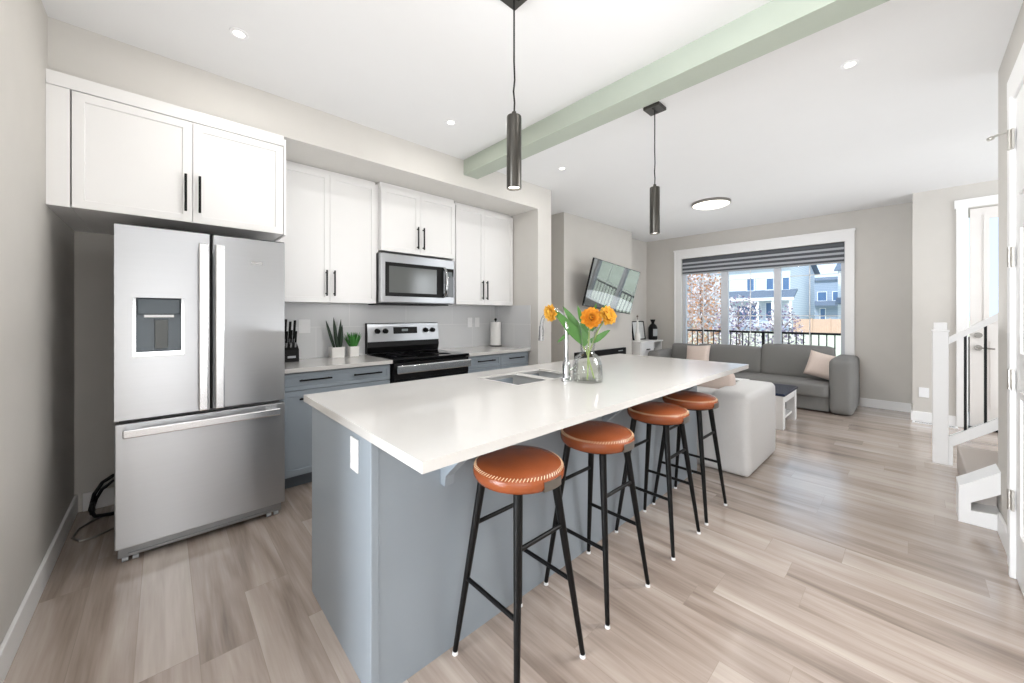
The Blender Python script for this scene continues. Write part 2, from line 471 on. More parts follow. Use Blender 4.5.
MB().box(7.365, 7.405, .69, 3.05, 2.335, 2.395, .008).obj('cassette', mat('dark_cassette', (84, 87, 92), .6), bl)
f = MB().box(7.372, 7.384, .69, 3.05, 2.105, 2.34); f.obj('fabric', 'blind', bl)
MB().cyl((7.38, .69, 2.10), (7.38, 3.05, 2.10), .013).obj('bottom_rail', mat('blind_rail', (176, 178, 182), .5), bl, True)

# ---- front door
d = empty('door_1', (6.9, -.9, 0), 'white front door with glass panel and dark lever behind the stair railing', 'door', kind='structure')
c = MB().box(6.815, 6.84, -.44, -.35, 0, 2.66, .004).box(6.815, 6.84, -1.44, -1.35, 0, 2.66, .004).box(6.813, 6.84, -1.46, -.335, 2.56, 2.66, .004)
c.obj('casing', 'trim', d)
s_ = MB().holed(-1.34, -.455, .02, 2.545, [(-1.14, -.575, 1.25, 2.43)], 'x', 6.86, 6.90)
s_.holed(-1.16, -.555, 1.22, 2.46, [(-1.12, -.595, 1.27, 2.41)], 'x', 6.85, 6.86)
s_.holed(-1.14, -.60, .25, 1.02, [(-1.10, -.64, .29, .98)], 'x', 6.852, 6.86)
slab = s_.obj('slab', mat('front_door_paint', (228, 224, 220), .45), d)
B(6.872, 6.878, -1.14, -.575, 1.25, 2.43).obj('lite', glass('frosted_lite', (.9, .96, 1, 1), .6), d)
h = MB().cyl((6.86, -.515, 1.08), (6.835, -.515, 1.08), .032).cyl((6.86, -.515, .935), (6.84, -.515, .935), .032)
h.cyl((6.85, -.515, .935), (6.80, -.515, .935), .010).tube([(6.805, -.51, .935), (6.80, -.56, .934), (6.80, -.63, .93)], .009)
h.obj('lever_handle', 'nickel', d, True)
B(6.80, 6.90, -1.35, -.44, 0, .022).obj('threshold', 'black', d)

# ---- closet door at right
d = empty('door_2', (2.7, -.41, 0), 'white panelled closet door at the right edge hung on four hinges', 'door', kind='structure')
c = MB().box(3.10, 3.255, -.365, -.34, 0, 2.535, .005).box(2.06, 2.22, -.365, -.34, 0, 2.535, .005).box(2.06, 3.255, -.366, -.339, 2.385, 2.535, .005)
c.box(3.09, 3.115, -.36, -.33, 0, 2.40, .004)
c.obj('casing', 'trim', d)
p_ = MB().box(2.225, 3.088, -.385, -.35, .012, 2.383)
for x0, x1 in ((2.35, 2.60), (2.70, 2.95)):
    for z0, z1 in ((.25, .95), (1.1, 1.75)):
        p_.holed(x0, x1, z0, z1, [(x0 + .03, x1 - .03, z0 + .03, z1 - .03)], 'y', -.351, -.342)
    arc = [(x0, 1.88)] + [(x0 + (x1 - x0) * k / 8, 2.12 + .1 * math.sin(math.pi * k / 8)) for k in range(9)] + [(x1, 1.88)]
    p_.prism(arc, 'y', -.351, -.342)
p_.obj('slab', 'trim', d)
for z in (.39, .99, 1.60, 2.186):
    hg = MB().cyl((3.09, -.33, z - .05), (3.09, -.33, z + .05), .008, seg=10).box(3.068, 3.123, -.343, -.335, z - .05, z + .05)
    if z > 2: hg.tube([(3.09, -.33, z + .04), (3.14, -.295, z + .05), (3.17, -.28, z + .05)], .006, 8).cyl((3.165, -.283, z + .05), (3.18, -.275, z + .05), .011)
    hg.obj('hinge', 'hingem', d, True)

# ---- patio door added behind the camera to let fill light in
d = empty('window_added', (-4.25, 1.4, 0), 'patio door added behind the camera to let fill light in', 'window', kind='structure')
MB().holed(.25, 2.55, 0, 2.3, [(.33, 1.36, .08, 2.22), (1.44, 2.47, .08, 2.22)], 'x', -4.28, -4.22).obj('window_frame', 'trim', d)
B(-4.253, -4.247, .33, 1.36, .08, 2.22).obj('pane', 'glass', d); B(-4.253, -4.247, 1.44, 2.47, .08, 2.22).obj('pane', 'glass', d)

d = empty('door_added', (.25, -.42, 0), 'white door added behind the camera for the fridge reflection', 'door', kind='structure')  # unseen door, added so the fridge steel has something pale to reflect
MB().box(-.155, .655, -.40, -.38, .01, 2.295).obj('slab', 'trim', d)
MB().box(-.25, -.16, -.365, -.347, 0, 2.4).box(.66, .75, -.365, -.347, 0, 2.4).box(-.25, .75, -.366, -.346, 2.3, 2.4).obj('casing', 'trim', d)

# ================================================================== KITCHEN
def bar_v(x, z0, z1, yf, parent, r=.006):
    """vertical bar handle standing off a front at y=yf"""
    m = MB().box(x - r, x + r, yf - .034, yf - .022, z0, z1, .002)
    for z in (z0 + .02, z1 - .02): m.box(x - .005, x + .005, yf - .024, yf + .001, z - .005, z + .005)
    return m.obj('handle', 'black', parent)


def bar_h(x0, x1, z, yf, parent, r=.006):
    m = MB().box(x0, x1, yf - .034, yf - .022, z - r, z + r, .002)
    for x in (x0 + .02, x1 - .02): m.box(x - .005, x + .005, yf - .024, yf + .001, z - .005, z + .005)
    return m.obj('handle', 'black', parent)


def upper(name, x0, x1, z0, z1, yf, split, label, hz, filler=None):
    """white wall cabinet: body, two shaker doors with bar handles"""
    r = empty(name, ((x0 + x1) / 2, 3.81, z0), label, 'cabinet', 'white upper cabinets')
    b = B(x0, x1, yf + .022, 3.767 if name != 'fridge_cabinet' else 3.778, z0 + .002, z1 + .012 if name == 'fridge_cabinet' else 2.558)
    for a in (filler or []): b.box(*a)
    b.obj('body', 'white', r)
    for a, c, hx in ((x0 + .002, split - .0015, split - .032), (split + .0015, x1 - .002, split + .032)):
        dr = MB().shaker(a, c, z0 + .002, z1 - .003, yf, rail=.06).obj('door', 'white', r)
        bar_v(hx, hz, hz + .22, yf, dr)
    return r


upper('fridge_cabinet', -.348, .602, 1.865, 2.47, 2.95, .127, 'deep white two door cabinet over the stainless fridge', 1.925,
      [(-.431, -.352, 2.952, 2.972, 1.865, 2.47), (-.431, .606, 2.955, 2.979, 2.475, 2.545), (.604, .618, 2.95, 3.778, 1.86, 2.52), (-.431, -.35, 2.972, 3.778, 1.865, 1.885)])
upper('upper_cabinet', .64, 1.455, 1.418, 2.53, 3.42, 1.047, 'tall white upper cabinet between fridge and microwave', 1.475)
upper('upper_cabinet', 1.478, 2.302, 1.916, 2.515, 3.37, 1.882, 'short white upper cabinet directly above the microwave', 1.965, [(1.457, 1.478, 3.43, 3.767, 1.9, 2.54), (2.302, 2.345, 3.43, 3.767, 1.9, 2.54)])
upper('upper_cabinet', 2.348, 3.205, 1.43, 2.53, 3.42, 2.745, 'white upper cabinet right of the microwave against the column', 1.49)

# ---- base cabinets
def base_cab(name, x0, x1, label, drawers):
    r = empty(name, ((x0 + x1) / 2, 3.5, 0), label, 'cabinet', 'blue grey base cabinets')
    b = B(x0, x1, 3.163, 3.766, .10, .884)
    b.obj('body', 'grey', r)
    B(x0, x1, 3.225, 3.766, 0, .10).obj('toe_kick', 'kick', r)
    for a, c, z0, z1, hs in drawers:
        dr = MB().shaker(a, c, z0, z1, 3.14, .022, .04 if z1 - z0 < .2 else .058).obj('drawer', 'grey', r)
        for h0, h1 in hs: bar_h(h0, h1, (z0 + z1) / 2 + (.01 if z1 - z0 < .2 else (z1 - z0) / 2 - .06), 3.14, dr)
    return r


hs = [(.74, .97), (1.14, 1.375)]
base_cab('base_cabinet', .612, 1.464, 'blue grey drawer cabinet between the fridge and the range', [(.622, 1.458, .748, .873, hs), (.622, 1.458, .112, .742, hs)])
base_cab('base_cabinet', 2.30, 3.20, 'blue grey cabinet with two drawers right of the range',
         [(2.305, 2.755, .748, .873, [(2.42, 2.655)]), (2.762, 3.195, .748, .873, [(2.87, 3.10)]), (2.305, 2.755, .112, .742, []), (2.762, 3.195, .112, .742, [])])
for x0, x1, lb in ((.605, 1.466, 'white quartz countertop beside the fridge holding the plants'), (2.294, 3.20, 'white quartz countertop right of the range holding the paper towel')):
    tag(B(x0, x1, 3.10, 3.767, .885, .917, bev=.003).obj('countertop', 'quartz', base=((x0 + x1) / 2, 3.45, .885)), lb, 'countertop')

# ---- fridge
fr = empty('refrigerator', (.195, 3.2, 0), 'stainless french door fridge with bottom freezer and water dispenser', 'refrigerator')
B(-.175, .565, 2.885, 3.62, .05, 1.765, bev=.006).obj('body', mat('fridge_side_grey', (118, 118, 120), .5), fr)
dl = MB().holed(-.188, .197, .757, 1.785, [(-.11, .075, 1.10, 1.405)], 'y', 2.82, 2.88).obj('door', 'steel', fr)
dd = MB().box(-.11, .075, 2.862, 2.872, 1.10, 1.405)
dd.box(-.104, .069, 2.835, 2.865, 1.315, 1.40, .004)
dd.obj('dispenser', 'dispenser', dl)
q = MB().box(-.037, .018, 2.838, 2.85, 1.125, 1.285, .004); q.obj('dispenser_paddle', mat('paddle_grey', (92, 96, 96), .4), dl)
MB().box(-.078, .042, 2.83, 2.86, 1.298, 1.312, .002).obj('dispenser_light', 'plastic', dl)
fm = MB().holed(-.12, .085, 1.09, 1.33, [(-.108, .073, 1.102, 1.403)], 'y', 2.812, 2.822)
fm.box(-.11, .075, 2.815, 2.86, 1.10, 1.112)
fm.obj('dispenser_frame', 'chrome', dl)
dr_ = MB().box(.211, .584, 2.82, 2.88, .757, 1.785, .006).obj('door', 'steel', fr)
MB().box(.40, .46, 2.817, 2.822, 1.63, 1.645).obj('badge', 'chrome', dr_)
for x, par in ((.167, dl), (.241, dr_)):
    hm = MB().box(x - .022, x + .022, 2.757, 2.777, .765, 1.722, .006)
    for z in (.80, 1.69): hm.box(x - .014, x + .014, 2.775, 2.822, z - .03, z + .03, .004)
    hm.obj('handle', 'handle', par)
fz = MB().box(-.188, .584, 2.82, 2.88, .082, .738, .006).obj('freezer_drawer', 'steel', fr)
prof = [(-.155 + .70 * k / 16, .694 + .0 * k) for k in range(17)]
hm = MB().box(-.155, .548, 2.757, 2.777, .672, .716, .006)
for x in (-.12, .51): hm.box(x - .03, x + .03, 2.775, 2.822, .68, .708, .004)
hm.obj('handle', 'handle', fz)
MB().box(-.178, .568, 2.845, 2.89, .026, .076, .004).box(-.14, .53, 2.838, 2.85, .038, .046).obj('toe_grille', 'steeld', fr)
for x in (-.15, -.11, .50, .54):
    MB().cyl((x - .012, 2.86, .014), (x + .012, 2.86, .014), .014).obj('roller', 'lightgrey', fr, True)
MB().box(-.186, .582, 2.83, 2.95, 1.785, 1.79).box(.197, .211, 2.84, 2.88, .757, 1.785).obj('door_gasket', 'black', fr)

# ---- microwave
mw = empty('microwave', (1.872, 3.6, 1.42), 'stainless over the range microwave with black glass door', 'microwave')
B(1.466, 2.284, 3.39, 3.767, 1.425, 1.895, bev=.004).obj('body', 'steeld', mw)
dm = MB().box(1.466, 2.284, 3.35, 3.389, 1.43, 1.893, .006).obj('door', 'steel', mw)
wn_ = MB().holed(1.51, 2.145, 1.49, 1.81, [(1.545, 2.06, 1.525, 1.775)], 'y', 3.345, 3.352).obj('window', 'black', dm)
B(1.545, 2.06, 3.347, 3.352, 1.525, 1.775).obj('mesh_glass', 'mwglass', wn_)
MB().box(2.155, 2.268, 3.345, 3.352, 1.50, 1.80, .002).obj('control_panel', 'blackgl', dm)
hp = [(2.15, 3.345, 1.505), (2.15, 3.318, 1.53), (2.15, 3.298, 1.60), (2.15, 3.293, 1.655), (2.15, 3.298, 1.71), (2.15, 3.318, 1.775), (2.15, 3.345, 1.80)]
MB().tube(hp, .016, 10).obj('handle', 'chrome', dm, True)
MB().box(2.175, 2.245, 3.342, 3.346, 1.72, 1.765).obj('display', 'digit', dm)
MB().box(1.50, 2.25, 3.42, 3.72, 1.412, 1.426).obj('vent_grille', 'black', mw)

# ---- range
rg = empty('range', (1.88, 3.45, 0), 'freestanding stainless and black glass electric range', 'stove')
B(1.472, 2.288, 3.16, 3.76, .05, .898).obj('body', 'black', rg)
ct = MB().box(1.471, 2.289, 3.10, 3.70, .898, .92, .004).obj('cooktop', 'blackgl', rg)
for x, y, r in ((1.68, 3.26, .10), (2.08, 3.26, .08), (1.68, 3.52, .075), (2.08, 3.52, .10)):
    MB().lathe([(r, .9205), (r, .9212), (r - .004, .9212), (r - .004, .9205)], (x, y, 0), 40).obj('burner_ring', mat('burner_mark', (70, 70, 74), .3), ct)
bg = MB().prism([(3.72, .92), (3.70, .985), (3.725, 1.228), (3.765, 1.228), (3.765, .92)], 'x', 1.485, 2.305).obj('backguard', 'black', rg)
MB().prism([(3.698, 1.04), (3.716, 1.222), (3.73, 1.222), (3.73, 1.04)], 'x', 1.487, 2.303).obj('control_panel', 'steel', bg)
MB().prism([(3.697, 1.115), (3.7035, 1.185), (3.72, 1.185), (3.72, 1.115)], 'x', 1.762, 2.03).obj('display', 'black', bg)
MB().prism([(3.6985, 1.14), (3.7005, 1.165), (3.71, 1.165), (3.71, 1.14)], 'x', 1.85, 1.92).obj('digits', 'digit', bg)
for x in (1.585, 1.67, 2.135, 2.222):
    MB().cyl((x, 3.712, 1.148), (x, 3.678, 1.144), .026, .023).cyl((x, 3.68, 1.144), (x, 3.672, 1.143), .02).obj('knob', 'black', bg, True)
od = MB().box(1.475, 2.285, 3.108, 3.158, .20, .885, .005).obj('oven_door', 'black', rg)
MB().box(1.476, 2.284, 3.102, 3.112, .74, .884, .003).obj('door_band', 'black', od)
MB().box(1.50, 2.26, 3.104, 3.11, .24, .735, .002).obj('window', 'blackgl', od)
hm = MB().box(1.485, 2.275, 3.04, 3.062, .795, .868, .008)
for x in (1.52, 2.24): hm.box(x - .02, x + .02, 3.06, 3.104, .828, .854, .003)
hm.obj('handle', 'handle', od)
MB().box(1.475, 2.285, 3.11, 3.158, .06, .19, .005).obj('storage_drawer', 'steel', rg)

# ---- island
isl = empty('kitchen_island', (1.9, 1.55, 0), 'blue grey kitchen island base with plain end panel', 'island')
B(.515, .545, 1.30, 1.945, 0, .884).obj('end_panel', 'grey', isl)
MB().box(.507, .536, 1.236, 1.30, 0, .884, .003).obj('corner_post', 'grey', isl)
B(.536, 3.29, 1.24, 1.275, 0, .884).obj('back_panel', 'grey', isl)
B(3.265, 3.29, 1.275, 1.90, 0, .884).obj('end_panel', 'grey', isl)
k = B(.545, 3.265, 1.86, 1.88, .1, .884); k.box(.545, 3.265, 1.80, 1.82, 0, .1); k.obj('front_frame', 'grey', isl)
for i in range(4):
    x0 = .56 + i * .676
    MB().box(x0, x0 + .668, 1.88, 1.90, .115, .87, .003).obj('door', 'grey', isl)
for x in (.80, 1.9, 2.95):
    MB().prism([(1.24, .884), (1.02, .884), (1.02, .855), (1.04, .85), (1.205, .70), (1.21, .66), (1.24, .66)], 'x', x - .02, x + .02).obj('corbel', 'grey', isl)
top = MB().holed(.505, 3.42, .893, 2.05, [(1.445, 2.02, 1.50, 1.875)], 'z', .885, .917)
tag(top.obj('countertop', 'quartz', base=(1.95, 1.47, .885)), 'long white quartz island top with sink cut into it', 'countertop')
sk = empty('sink', (1.73, 1.685, .70), 'double bowl stainless sink set into the island top', 'sink')
for x0, x1 in ((1.447, 1.755), (1.765, 2.018)):
    s0 = MB().box(x0, x1, 1.502, 1.873, .70, .913, .03, 3)
    tp = [f for f in s0.bm.faces if f.calc_center_median().z > .9129]
    bmesh.ops.delete(s0.bm, geom=tp, context='FACES')
    o = s0.obj('basin', 'sinksteel', sk, True, angle=60)
    md = o.modifiers.new('thick', 'SOLIDIFY'); md.thickness = .004
    MB().cyl(((x0 + x1) / 2, 1.685, .7045), ((x0 + x1) / 2, 1.685, .708), .04).obj('drain', 'chrome', sk, True)
fc = empty('faucet', (1.76, 1.41, .917), 'chrome gooseneck faucet beside the island sink', 'faucet')
MB().lathe([(.034, 0), (.034, .012), (.024, .02), (.024, .10), (.018, .115), (.0, .116)], (1.76, 1.41, .917), 24).obj('base', 'chrome', fc, True)
pts = [(1.76, 1.41, 1.0), (1.76, 1.41, 1.2)] + [(1.76, 1.41 + .10 * (1 - math.cos(a)), 1.24 + .10 * math.sin(a)) for a in [R(x) for x in range(0, 181, 15)]] + [(1.76, 1.612, 1.235)]
MB().tube(pts, .0115, 12).obj('spout', 'chrome', fc, True)
MB().cyl((1.76, 1.612, 1.24), (1.775, 1.628, 1.15), .014, .019).obj('spray_head', 'chrome', fc, True)
MB().tube([(1.76, 1.41, .98), (1.80, 1.40, .985), (1.83, 1.395, 1.0), (1.845, 1.39, 1.05)], .007, 8).obj('lever', 'chrome', fc, True)


# ---- outlets and switches
def plate(name, c, axis, w, h, label, cat, gang=1, sw=False):
    """wall plate; axis is the outward direction"""
    r = empty(name, c, label, cat)
    ax = Vector(axis); side = Vector((0, 0, 1)).cross(ax)
    mrot = Matrix((side, -ax, Vector((0, 0, 1)))).transposed().to_4x4()
    T = Matrix.Translation(c) @ mrot
    MB().box(-w / 2, w / 2, -.006, 0, -h / 2, h / 2, .002).rot(T).obj('plate', 'plastic', r)
    for i in range(gang):
        x = (i - (gang - 1) / 2) * .046
        if sw:
            MB().box(x - .016, x + .016, -.0085, -.005, -.033, .033, .001).rot(T).obj('rocker', 'plastic', r)
        else:
            for dz in (-.02, .02):
                MB().box(x - .014, x + .014, -.0075, -.005, dz - .014, dz + .014, .003).rot(T).obj('socket', 'plastic', r)
    return r


plate('wall_outlet', (.935, 3.767, 1.21), (0, -1, 0), .095, .125, 'double white outlet plate on the backsplash beside the knife block', 'outlet', 2)
plate('wall_outlet', (2.79, 3.767, 1.22), (0, -1, 0), .072, .12, 'white outlet plate on the backsplash just right of the range, left of two', 'outlet')
plate('light_switch', (2.905, 3.767, 1.22), (0, -1, 0), .072, .12, 'white switch plate on the backsplash nearer the paper towel, right of two', 'switch', 1, True)
plate('wall_outlet', (.514, 1.395, .80), (-1, 0, 0), .072, .12, 'white outlet plate on the end of the island', 'outlet')
plate('wall_outlet', (6.839, -.095, .36), (-1, 0, 0), .085, .12, 'white outlet plate low on the entry wall', 'outlet', 1)

# ---- knife block and knives
kx, ky = .785, 3.62
kb = empty('knife_block', (kx, ky, .918), 'black slanted knife block on the counter by the fridge', 'knife block')
MB().prism([(ky - .07, .918), (ky + .07, .918), (ky + .07, 1.06), (ky + .02, 1.08), (ky - .07, 1.02)], 'x', kx - .055, kx + .055).obj('block', 'black', kb)
MB().box(kx - .03, kx + .03, ky - .0715, ky - .069, .95, .968).obj('badge', 'lightgrey', kb)
lab = ['tallest steel handled knife at the left rear of the block', 'steel handled knife in the middle rear of the block', 'steel handled knife at the right rear of the block',
       'short steak knife at the left front of the block', 'short steak knife in the middle front of the block', 'short steak knife at the right front of the block']
for i in range(6):
    x = kx - .034 + .034 * (i % 3); bk_ = i < 3
    y0 = ky + (.022 if bk_ else -.035); z0 = 1.065 if bk_ else 1.035
    L = (.21, .19, .20, .14, .15, .14)[i]; dy = -.25
    kn = empty('kitchen_knife', (x, y0, z0), lab[i], 'knife', 'knives in the block')
    MB().tube([(x, y0, z0), (x, y0 + dy * L, z0 + L)], .010 if bk_ else .008, 8).obj('grip', 'black', kn, True)
    MB().tube([(x, y0, z0 - .004), (x, y0 + dy * .045, z0 + .045)], .0115 if bk_ else .009, 8).obj('bolster', 'chrome', kn, True)

# ---- potted plants
def pot(c, w, h, root, round_=False):
    x, y, z = c
    pr = [(w * .46, 0), (w * .5, h), (w * .43, h), (w * .42, h - .02)]
    MB().lathe(pr, c, 32, 0 if round_ else 8).obj('pot', 'ceramic', root, True)
    MB().lathe([(w * .43, h - .022), (w * .43, h - .014), (0, h - .010)], c, 24, 0 if round_ else 8).obj('soil', 'soil', root)


def blade(mb, base, tip, w, bend, n=7, side=None):
    base = Vector(base); tip = Vector(tip); d = tip - base
    sd = side or d.cross(Vector((0, 0, 1)))
    if sd.length < 1e-4: sd = Vector((1, 0, 0))
    sd.normalize(); prev = None
    for i in range(n + 1):
        t = i / n
        p = base + d * t + Vector(bend) * math.sin(t * math.pi / 2) * t
        ww = w * (math.sin(math.pi * min(.97, .18 + t * .82))) ** .7 * (1 if t < 1 else .05)
        a = mb.bm.verts.new(p + sd * ww / 2); c_ = mb.bm.verts.new(p + Vector((0, 0, -ww * .12)) + sd.cross(d.normalized()) * ww * .1); b = mb.bm.verts.new(p - sd * ww / 2)
        if prev:
            mb.bm.faces.new((prev[0], prev[1], c_, a)); mb.bm.faces.new((prev[1], prev[2], b, c_))
        prev = (a, c_, b)


sp_ = empty('snake_plant', (1.185, 3.68, .918), 'tall dark green snake plant in a wide white pot', 'potted plant')
pot((1.185, 3.68, .918), .125, .095, sp_)
for i, (dx, dy, h, lx, ly) in enumerate(((-.02, .0, .30, -.075, 0), (.0, -.02, .33, -.035, .0), (.02, .02, .31, .03, .02), (.03, -.01, .26, .01, -.02))):
    mb = MB(); blade(mb, (1.185 + dx, 3.68 + dy, 1.0), (1.185 + dx + lx, 3.68 + dy + ly, 1.0 + h - .06), .03, (0, 0, .02), 8, Vector((1, .3 * (-1) ** i, 0)))
    o = mb.obj('leaf', 'dgreen', sp_, True); md = o.modifiers.new('t', 'SOLIDIFY'); md.thickness = .004
gp = empty('grass_plant', (1.33, 3.66, .918), 'small bright green grass plant in a white pot next to the range', 'potted plant')
pot((1.33, 3.66, .918), .092, .095, gp)
mb = MB()
for i in range(90):
    a = random.uniform(0, 6.28); r = random.uniform(0, .032); q = random.uniform(.02, .075)
    b0 = (1.33 + r * math.cos(a), 3.66 + r * math.sin(a), 1.0)
    if b0[0] + q > 1.5: q *= .8
    blade(mb, b0, (b0[0] + q * math.cos(a), b0[1] + q * math.sin(a), 1.0 + random.uniform(.09, .145)), .012, (0, 0, .01), 4)
tag(mb.obj('foliage', 'grass_pl', gp), kind='stuff')

# ---- paper towel
ptx, pty = 3.09, 3.62
ph = empty('paper_towel_holder', (ptx, pty, .918), 'dark metal paper towel holder on the right counter', 'paper towel holder')
MB().lathe([(.075, 0), (.075, .008), (.02, .012), (.0, .012)], (ptx, pty, .918), 32).obj('base', 'black', ph, True)
MB().cyl((ptx, pty, .93), (ptx, pty, 1.25), .007, seg=12).sphere((ptx, pty, 1.255), .018).obj('post', 'black', ph, True)
MB().lathe([(.02, .012), (.066, .012), (.067, .02), (.067, .30), (.066, .305), (.02, .305), (.02, .012)], (ptx, pty, .9185), 32).obj('paper_towel_roll', 'paper', base=(ptx, pty, .93), smooth=True)
tag(bpy.data.objects['paper_towel_roll'], 'white paper towel roll standing on the dark holder', 'paper towel')

# ---- cord behind the fridge
co = empty('power_cord', (-.3, 3.6, 0), 'black power cord and grey hose curling out behind the fridge', 'cord')
MB().tube([(-.1, 3.72, .25), (-.25, 3.71, .22), (-.30, 3.70, .19), (-.335, 3.68, .13), (-.345, 3.60, .06), (-.32, 3.55, .03), (-.25, 3.55, .02), (-.12, 3.58, .015)], .011, 8).obj('cable', 'black', co, True)
MB().tube([(-.1, 3.70, .215), (-.25, 3.69, .19), (-.30, 3.68, .15), (-.325, 3.67, .10), (-.335, 3.61, .06)], .009, 8).obj('cable', 'black', co, True)
MB().box(-.347, -.325, 3.58, 3.63, .03, .10, .004).obj('plug', 'black', co)
MB().tube([(-.13, 3.45, .008), (-.227, 3.331, .008), (-.295, 3.275, .008), (-.352, 3.272, .008), (-.389, 3.345, .008), (-.38, 3.46, .008), (-.33, 3.54, .008), (-.22, 3.62, .008)], .006, 8).obj('hose', 'nickel', co, True)

# ---- vase with flowers
vx, vy = 1.838, 1.315
vz = empty('flower_vase', (vx, vy, .918), 'clear glass bottle shaped vase of orange flowers on the island', 'vase')
outer = [(.070, .0), (.088, .004), (.091, .02), (.086, .10), (.074, .145), (.045, .165), (.040, .18), (.046, .22), (.060, .30), (.072, .365)]
inner = [(r - .004, z) for r, z in outer[::-1][:-2]] + [(.082, .012), (.0, .012)]
MB().lathe(outer + inner, (vx, vy, .918), 48, 0).obj('glass_body', 'clear', vz, True, angle=60)
MB().lathe([(.081, .0135), (.086, .03), (.081, .10), (.077, .115), (.0, .115)], (vx, vy, .918), 40).obj('water', 'water', vz, True)


def bloom(mb, c, n, r, kind):
    n = Vector(n).normalized(); q = n.to_track_quat('Z', 'Y').to_matrix()
    c = Vector(c)
    # rings from the heart outward: count, tilt from the flower plane, inner radius, petal length, petal width
    for ring, (cnt, tilt, rad, ln, wd) in enumerate(((7, 74, .16, .40, .22), (9, 58, .24, .55, .26), (11, 38, .30, .72, .30), (12, 18, .34, .80, .32), (12, 0, .36, .82, .34), (11, -24, .34, .74, .34))):
        for i in range(cnt):
            a = 2 * math.pi * (i + .5 * (ring % 2)) / cnt + random.uniform(-.13, .13)
            tl = R(tilt + random.uniform(-9, 9)); L = ln * random.uniform(.86, 1.08); rows = []
            for u in range(6):
                t = u / 5; row = []
                for v in range(-2, 3):
                    w = wd * r * (math.sin(math.pi * min(.995, .16 + .82 * t)) ** .6) * v / 2
                    d = r * L * t
                    cup = .12 * r * (v / 2) ** 2 + .10 * r * t * t
                    P = Vector((rad * r + d * math.cos(tl) - cup * math.sin(tl), w, d * math.sin(tl) + cup * math.cos(tl) + .012 - .002 * ring))
                    P = Matrix.Rotation(a, 3, 'Z') @ P
                    row.append(mb.bm.verts.new(c + q @ P))
                rows.append(row)
            for A, B_ in zip(rows, rows[1:]):
                for j in range(4): mb.bm.faces.new((A[j], A[j + 1], B_[j + 1], B_[j]))


def flower(c, n, r, stempts, m, label, leaves):
    f = empty('orange_flower', stempts[0], label, 'flower', 'orange flowers in the vase')
    n = Vector(n).normalized()
    mb = MB(); bloom(mb, c, n, r, m); mb.obj('bloom', m, f, True, angle=80)
    MB().sphere(Vector(c) + n * .006, r * .24, (1, 1, 1), 12).obj('flower_centre', 'heart', f, True)
    MB().tube(stempts + [tuple(Vector(c) - n * .004)], .0045, 8).obj('stem', 'stem', f, True)
    for b0, t0, w, bend in leaves:
        mb = MB(); blade(mb, b0, t0, w, bend, 8, (Vector(t0) - Vector(b0)).cross(Vector((.75, .6, random.uniform(-.3, .3))))); mb.obj('leaf', 'green', f, True)


z0 = .918
flower((1.80, 1.262, 1.292), (-.72, -.66, .2), .054, [(vx + .03, vy + .02, z0 + .02), (vx + .005, vy, z0 + .17), (1.815, 1.285, z0 + .30)], 'petal', 'large open orange flower with dark centre facing forward over the vase',
       [((vx - .01, vy, z0 + .22), (1.70, 1.46, 1.315), .060, (0, 0, .03)), ((vx - .01, vy - .005, z0 + .25), (1.76, 1.44, 1.345), .045, (0, 0, .02)),
        ((vx, vy, z0 + .26), (1.80, 1.36, 1.36), .034, (0, 0, .01))])
flower((1.85, 1.19, 1.305), (-.15, -.9, .35), .05, [(vx - .03, vy - .02, z0 + .02), (vx, vy - .01, z0 + .17), (1.85, 1.245, z0 + .31)], 'petaly', 'yellow orange flower at the right side of the vase turned away',
       [((vx, vy - .02, z0 + .24), (1.88, 1.185, 1.175), .04, (0, 0, .05)), ((vx + .01, vy - .02, z0 + .30), (1.86, 1.20, 1.355), .034, (0, 0, .02)), ((vx, vy - .01, z0 + .3), (1.82, 1.24, 1.37), .03, (0, 0, .01))])
flower((1.70, 1.475, 1.325), (-.88, .3, -.15), .046, [(vx + .01, vy - .04, z0 + .02), (vx - .005, vy + .005, z0 + .18), (1.79, 1.40, z0 + .31), (1.74, 1.44, z0 + .36)], 'petaly', 'yellow orange flower leaning left toward the faucet',
       [((1.79, 1.39, z0 + .30), (1.70, 1.43, 1.165), .022, (.02, .02, -.02)), ((vx - .03, vy + .03, z0 + .26), (1.80, 1.42, 1.20), .035, (0, 0, .04))])


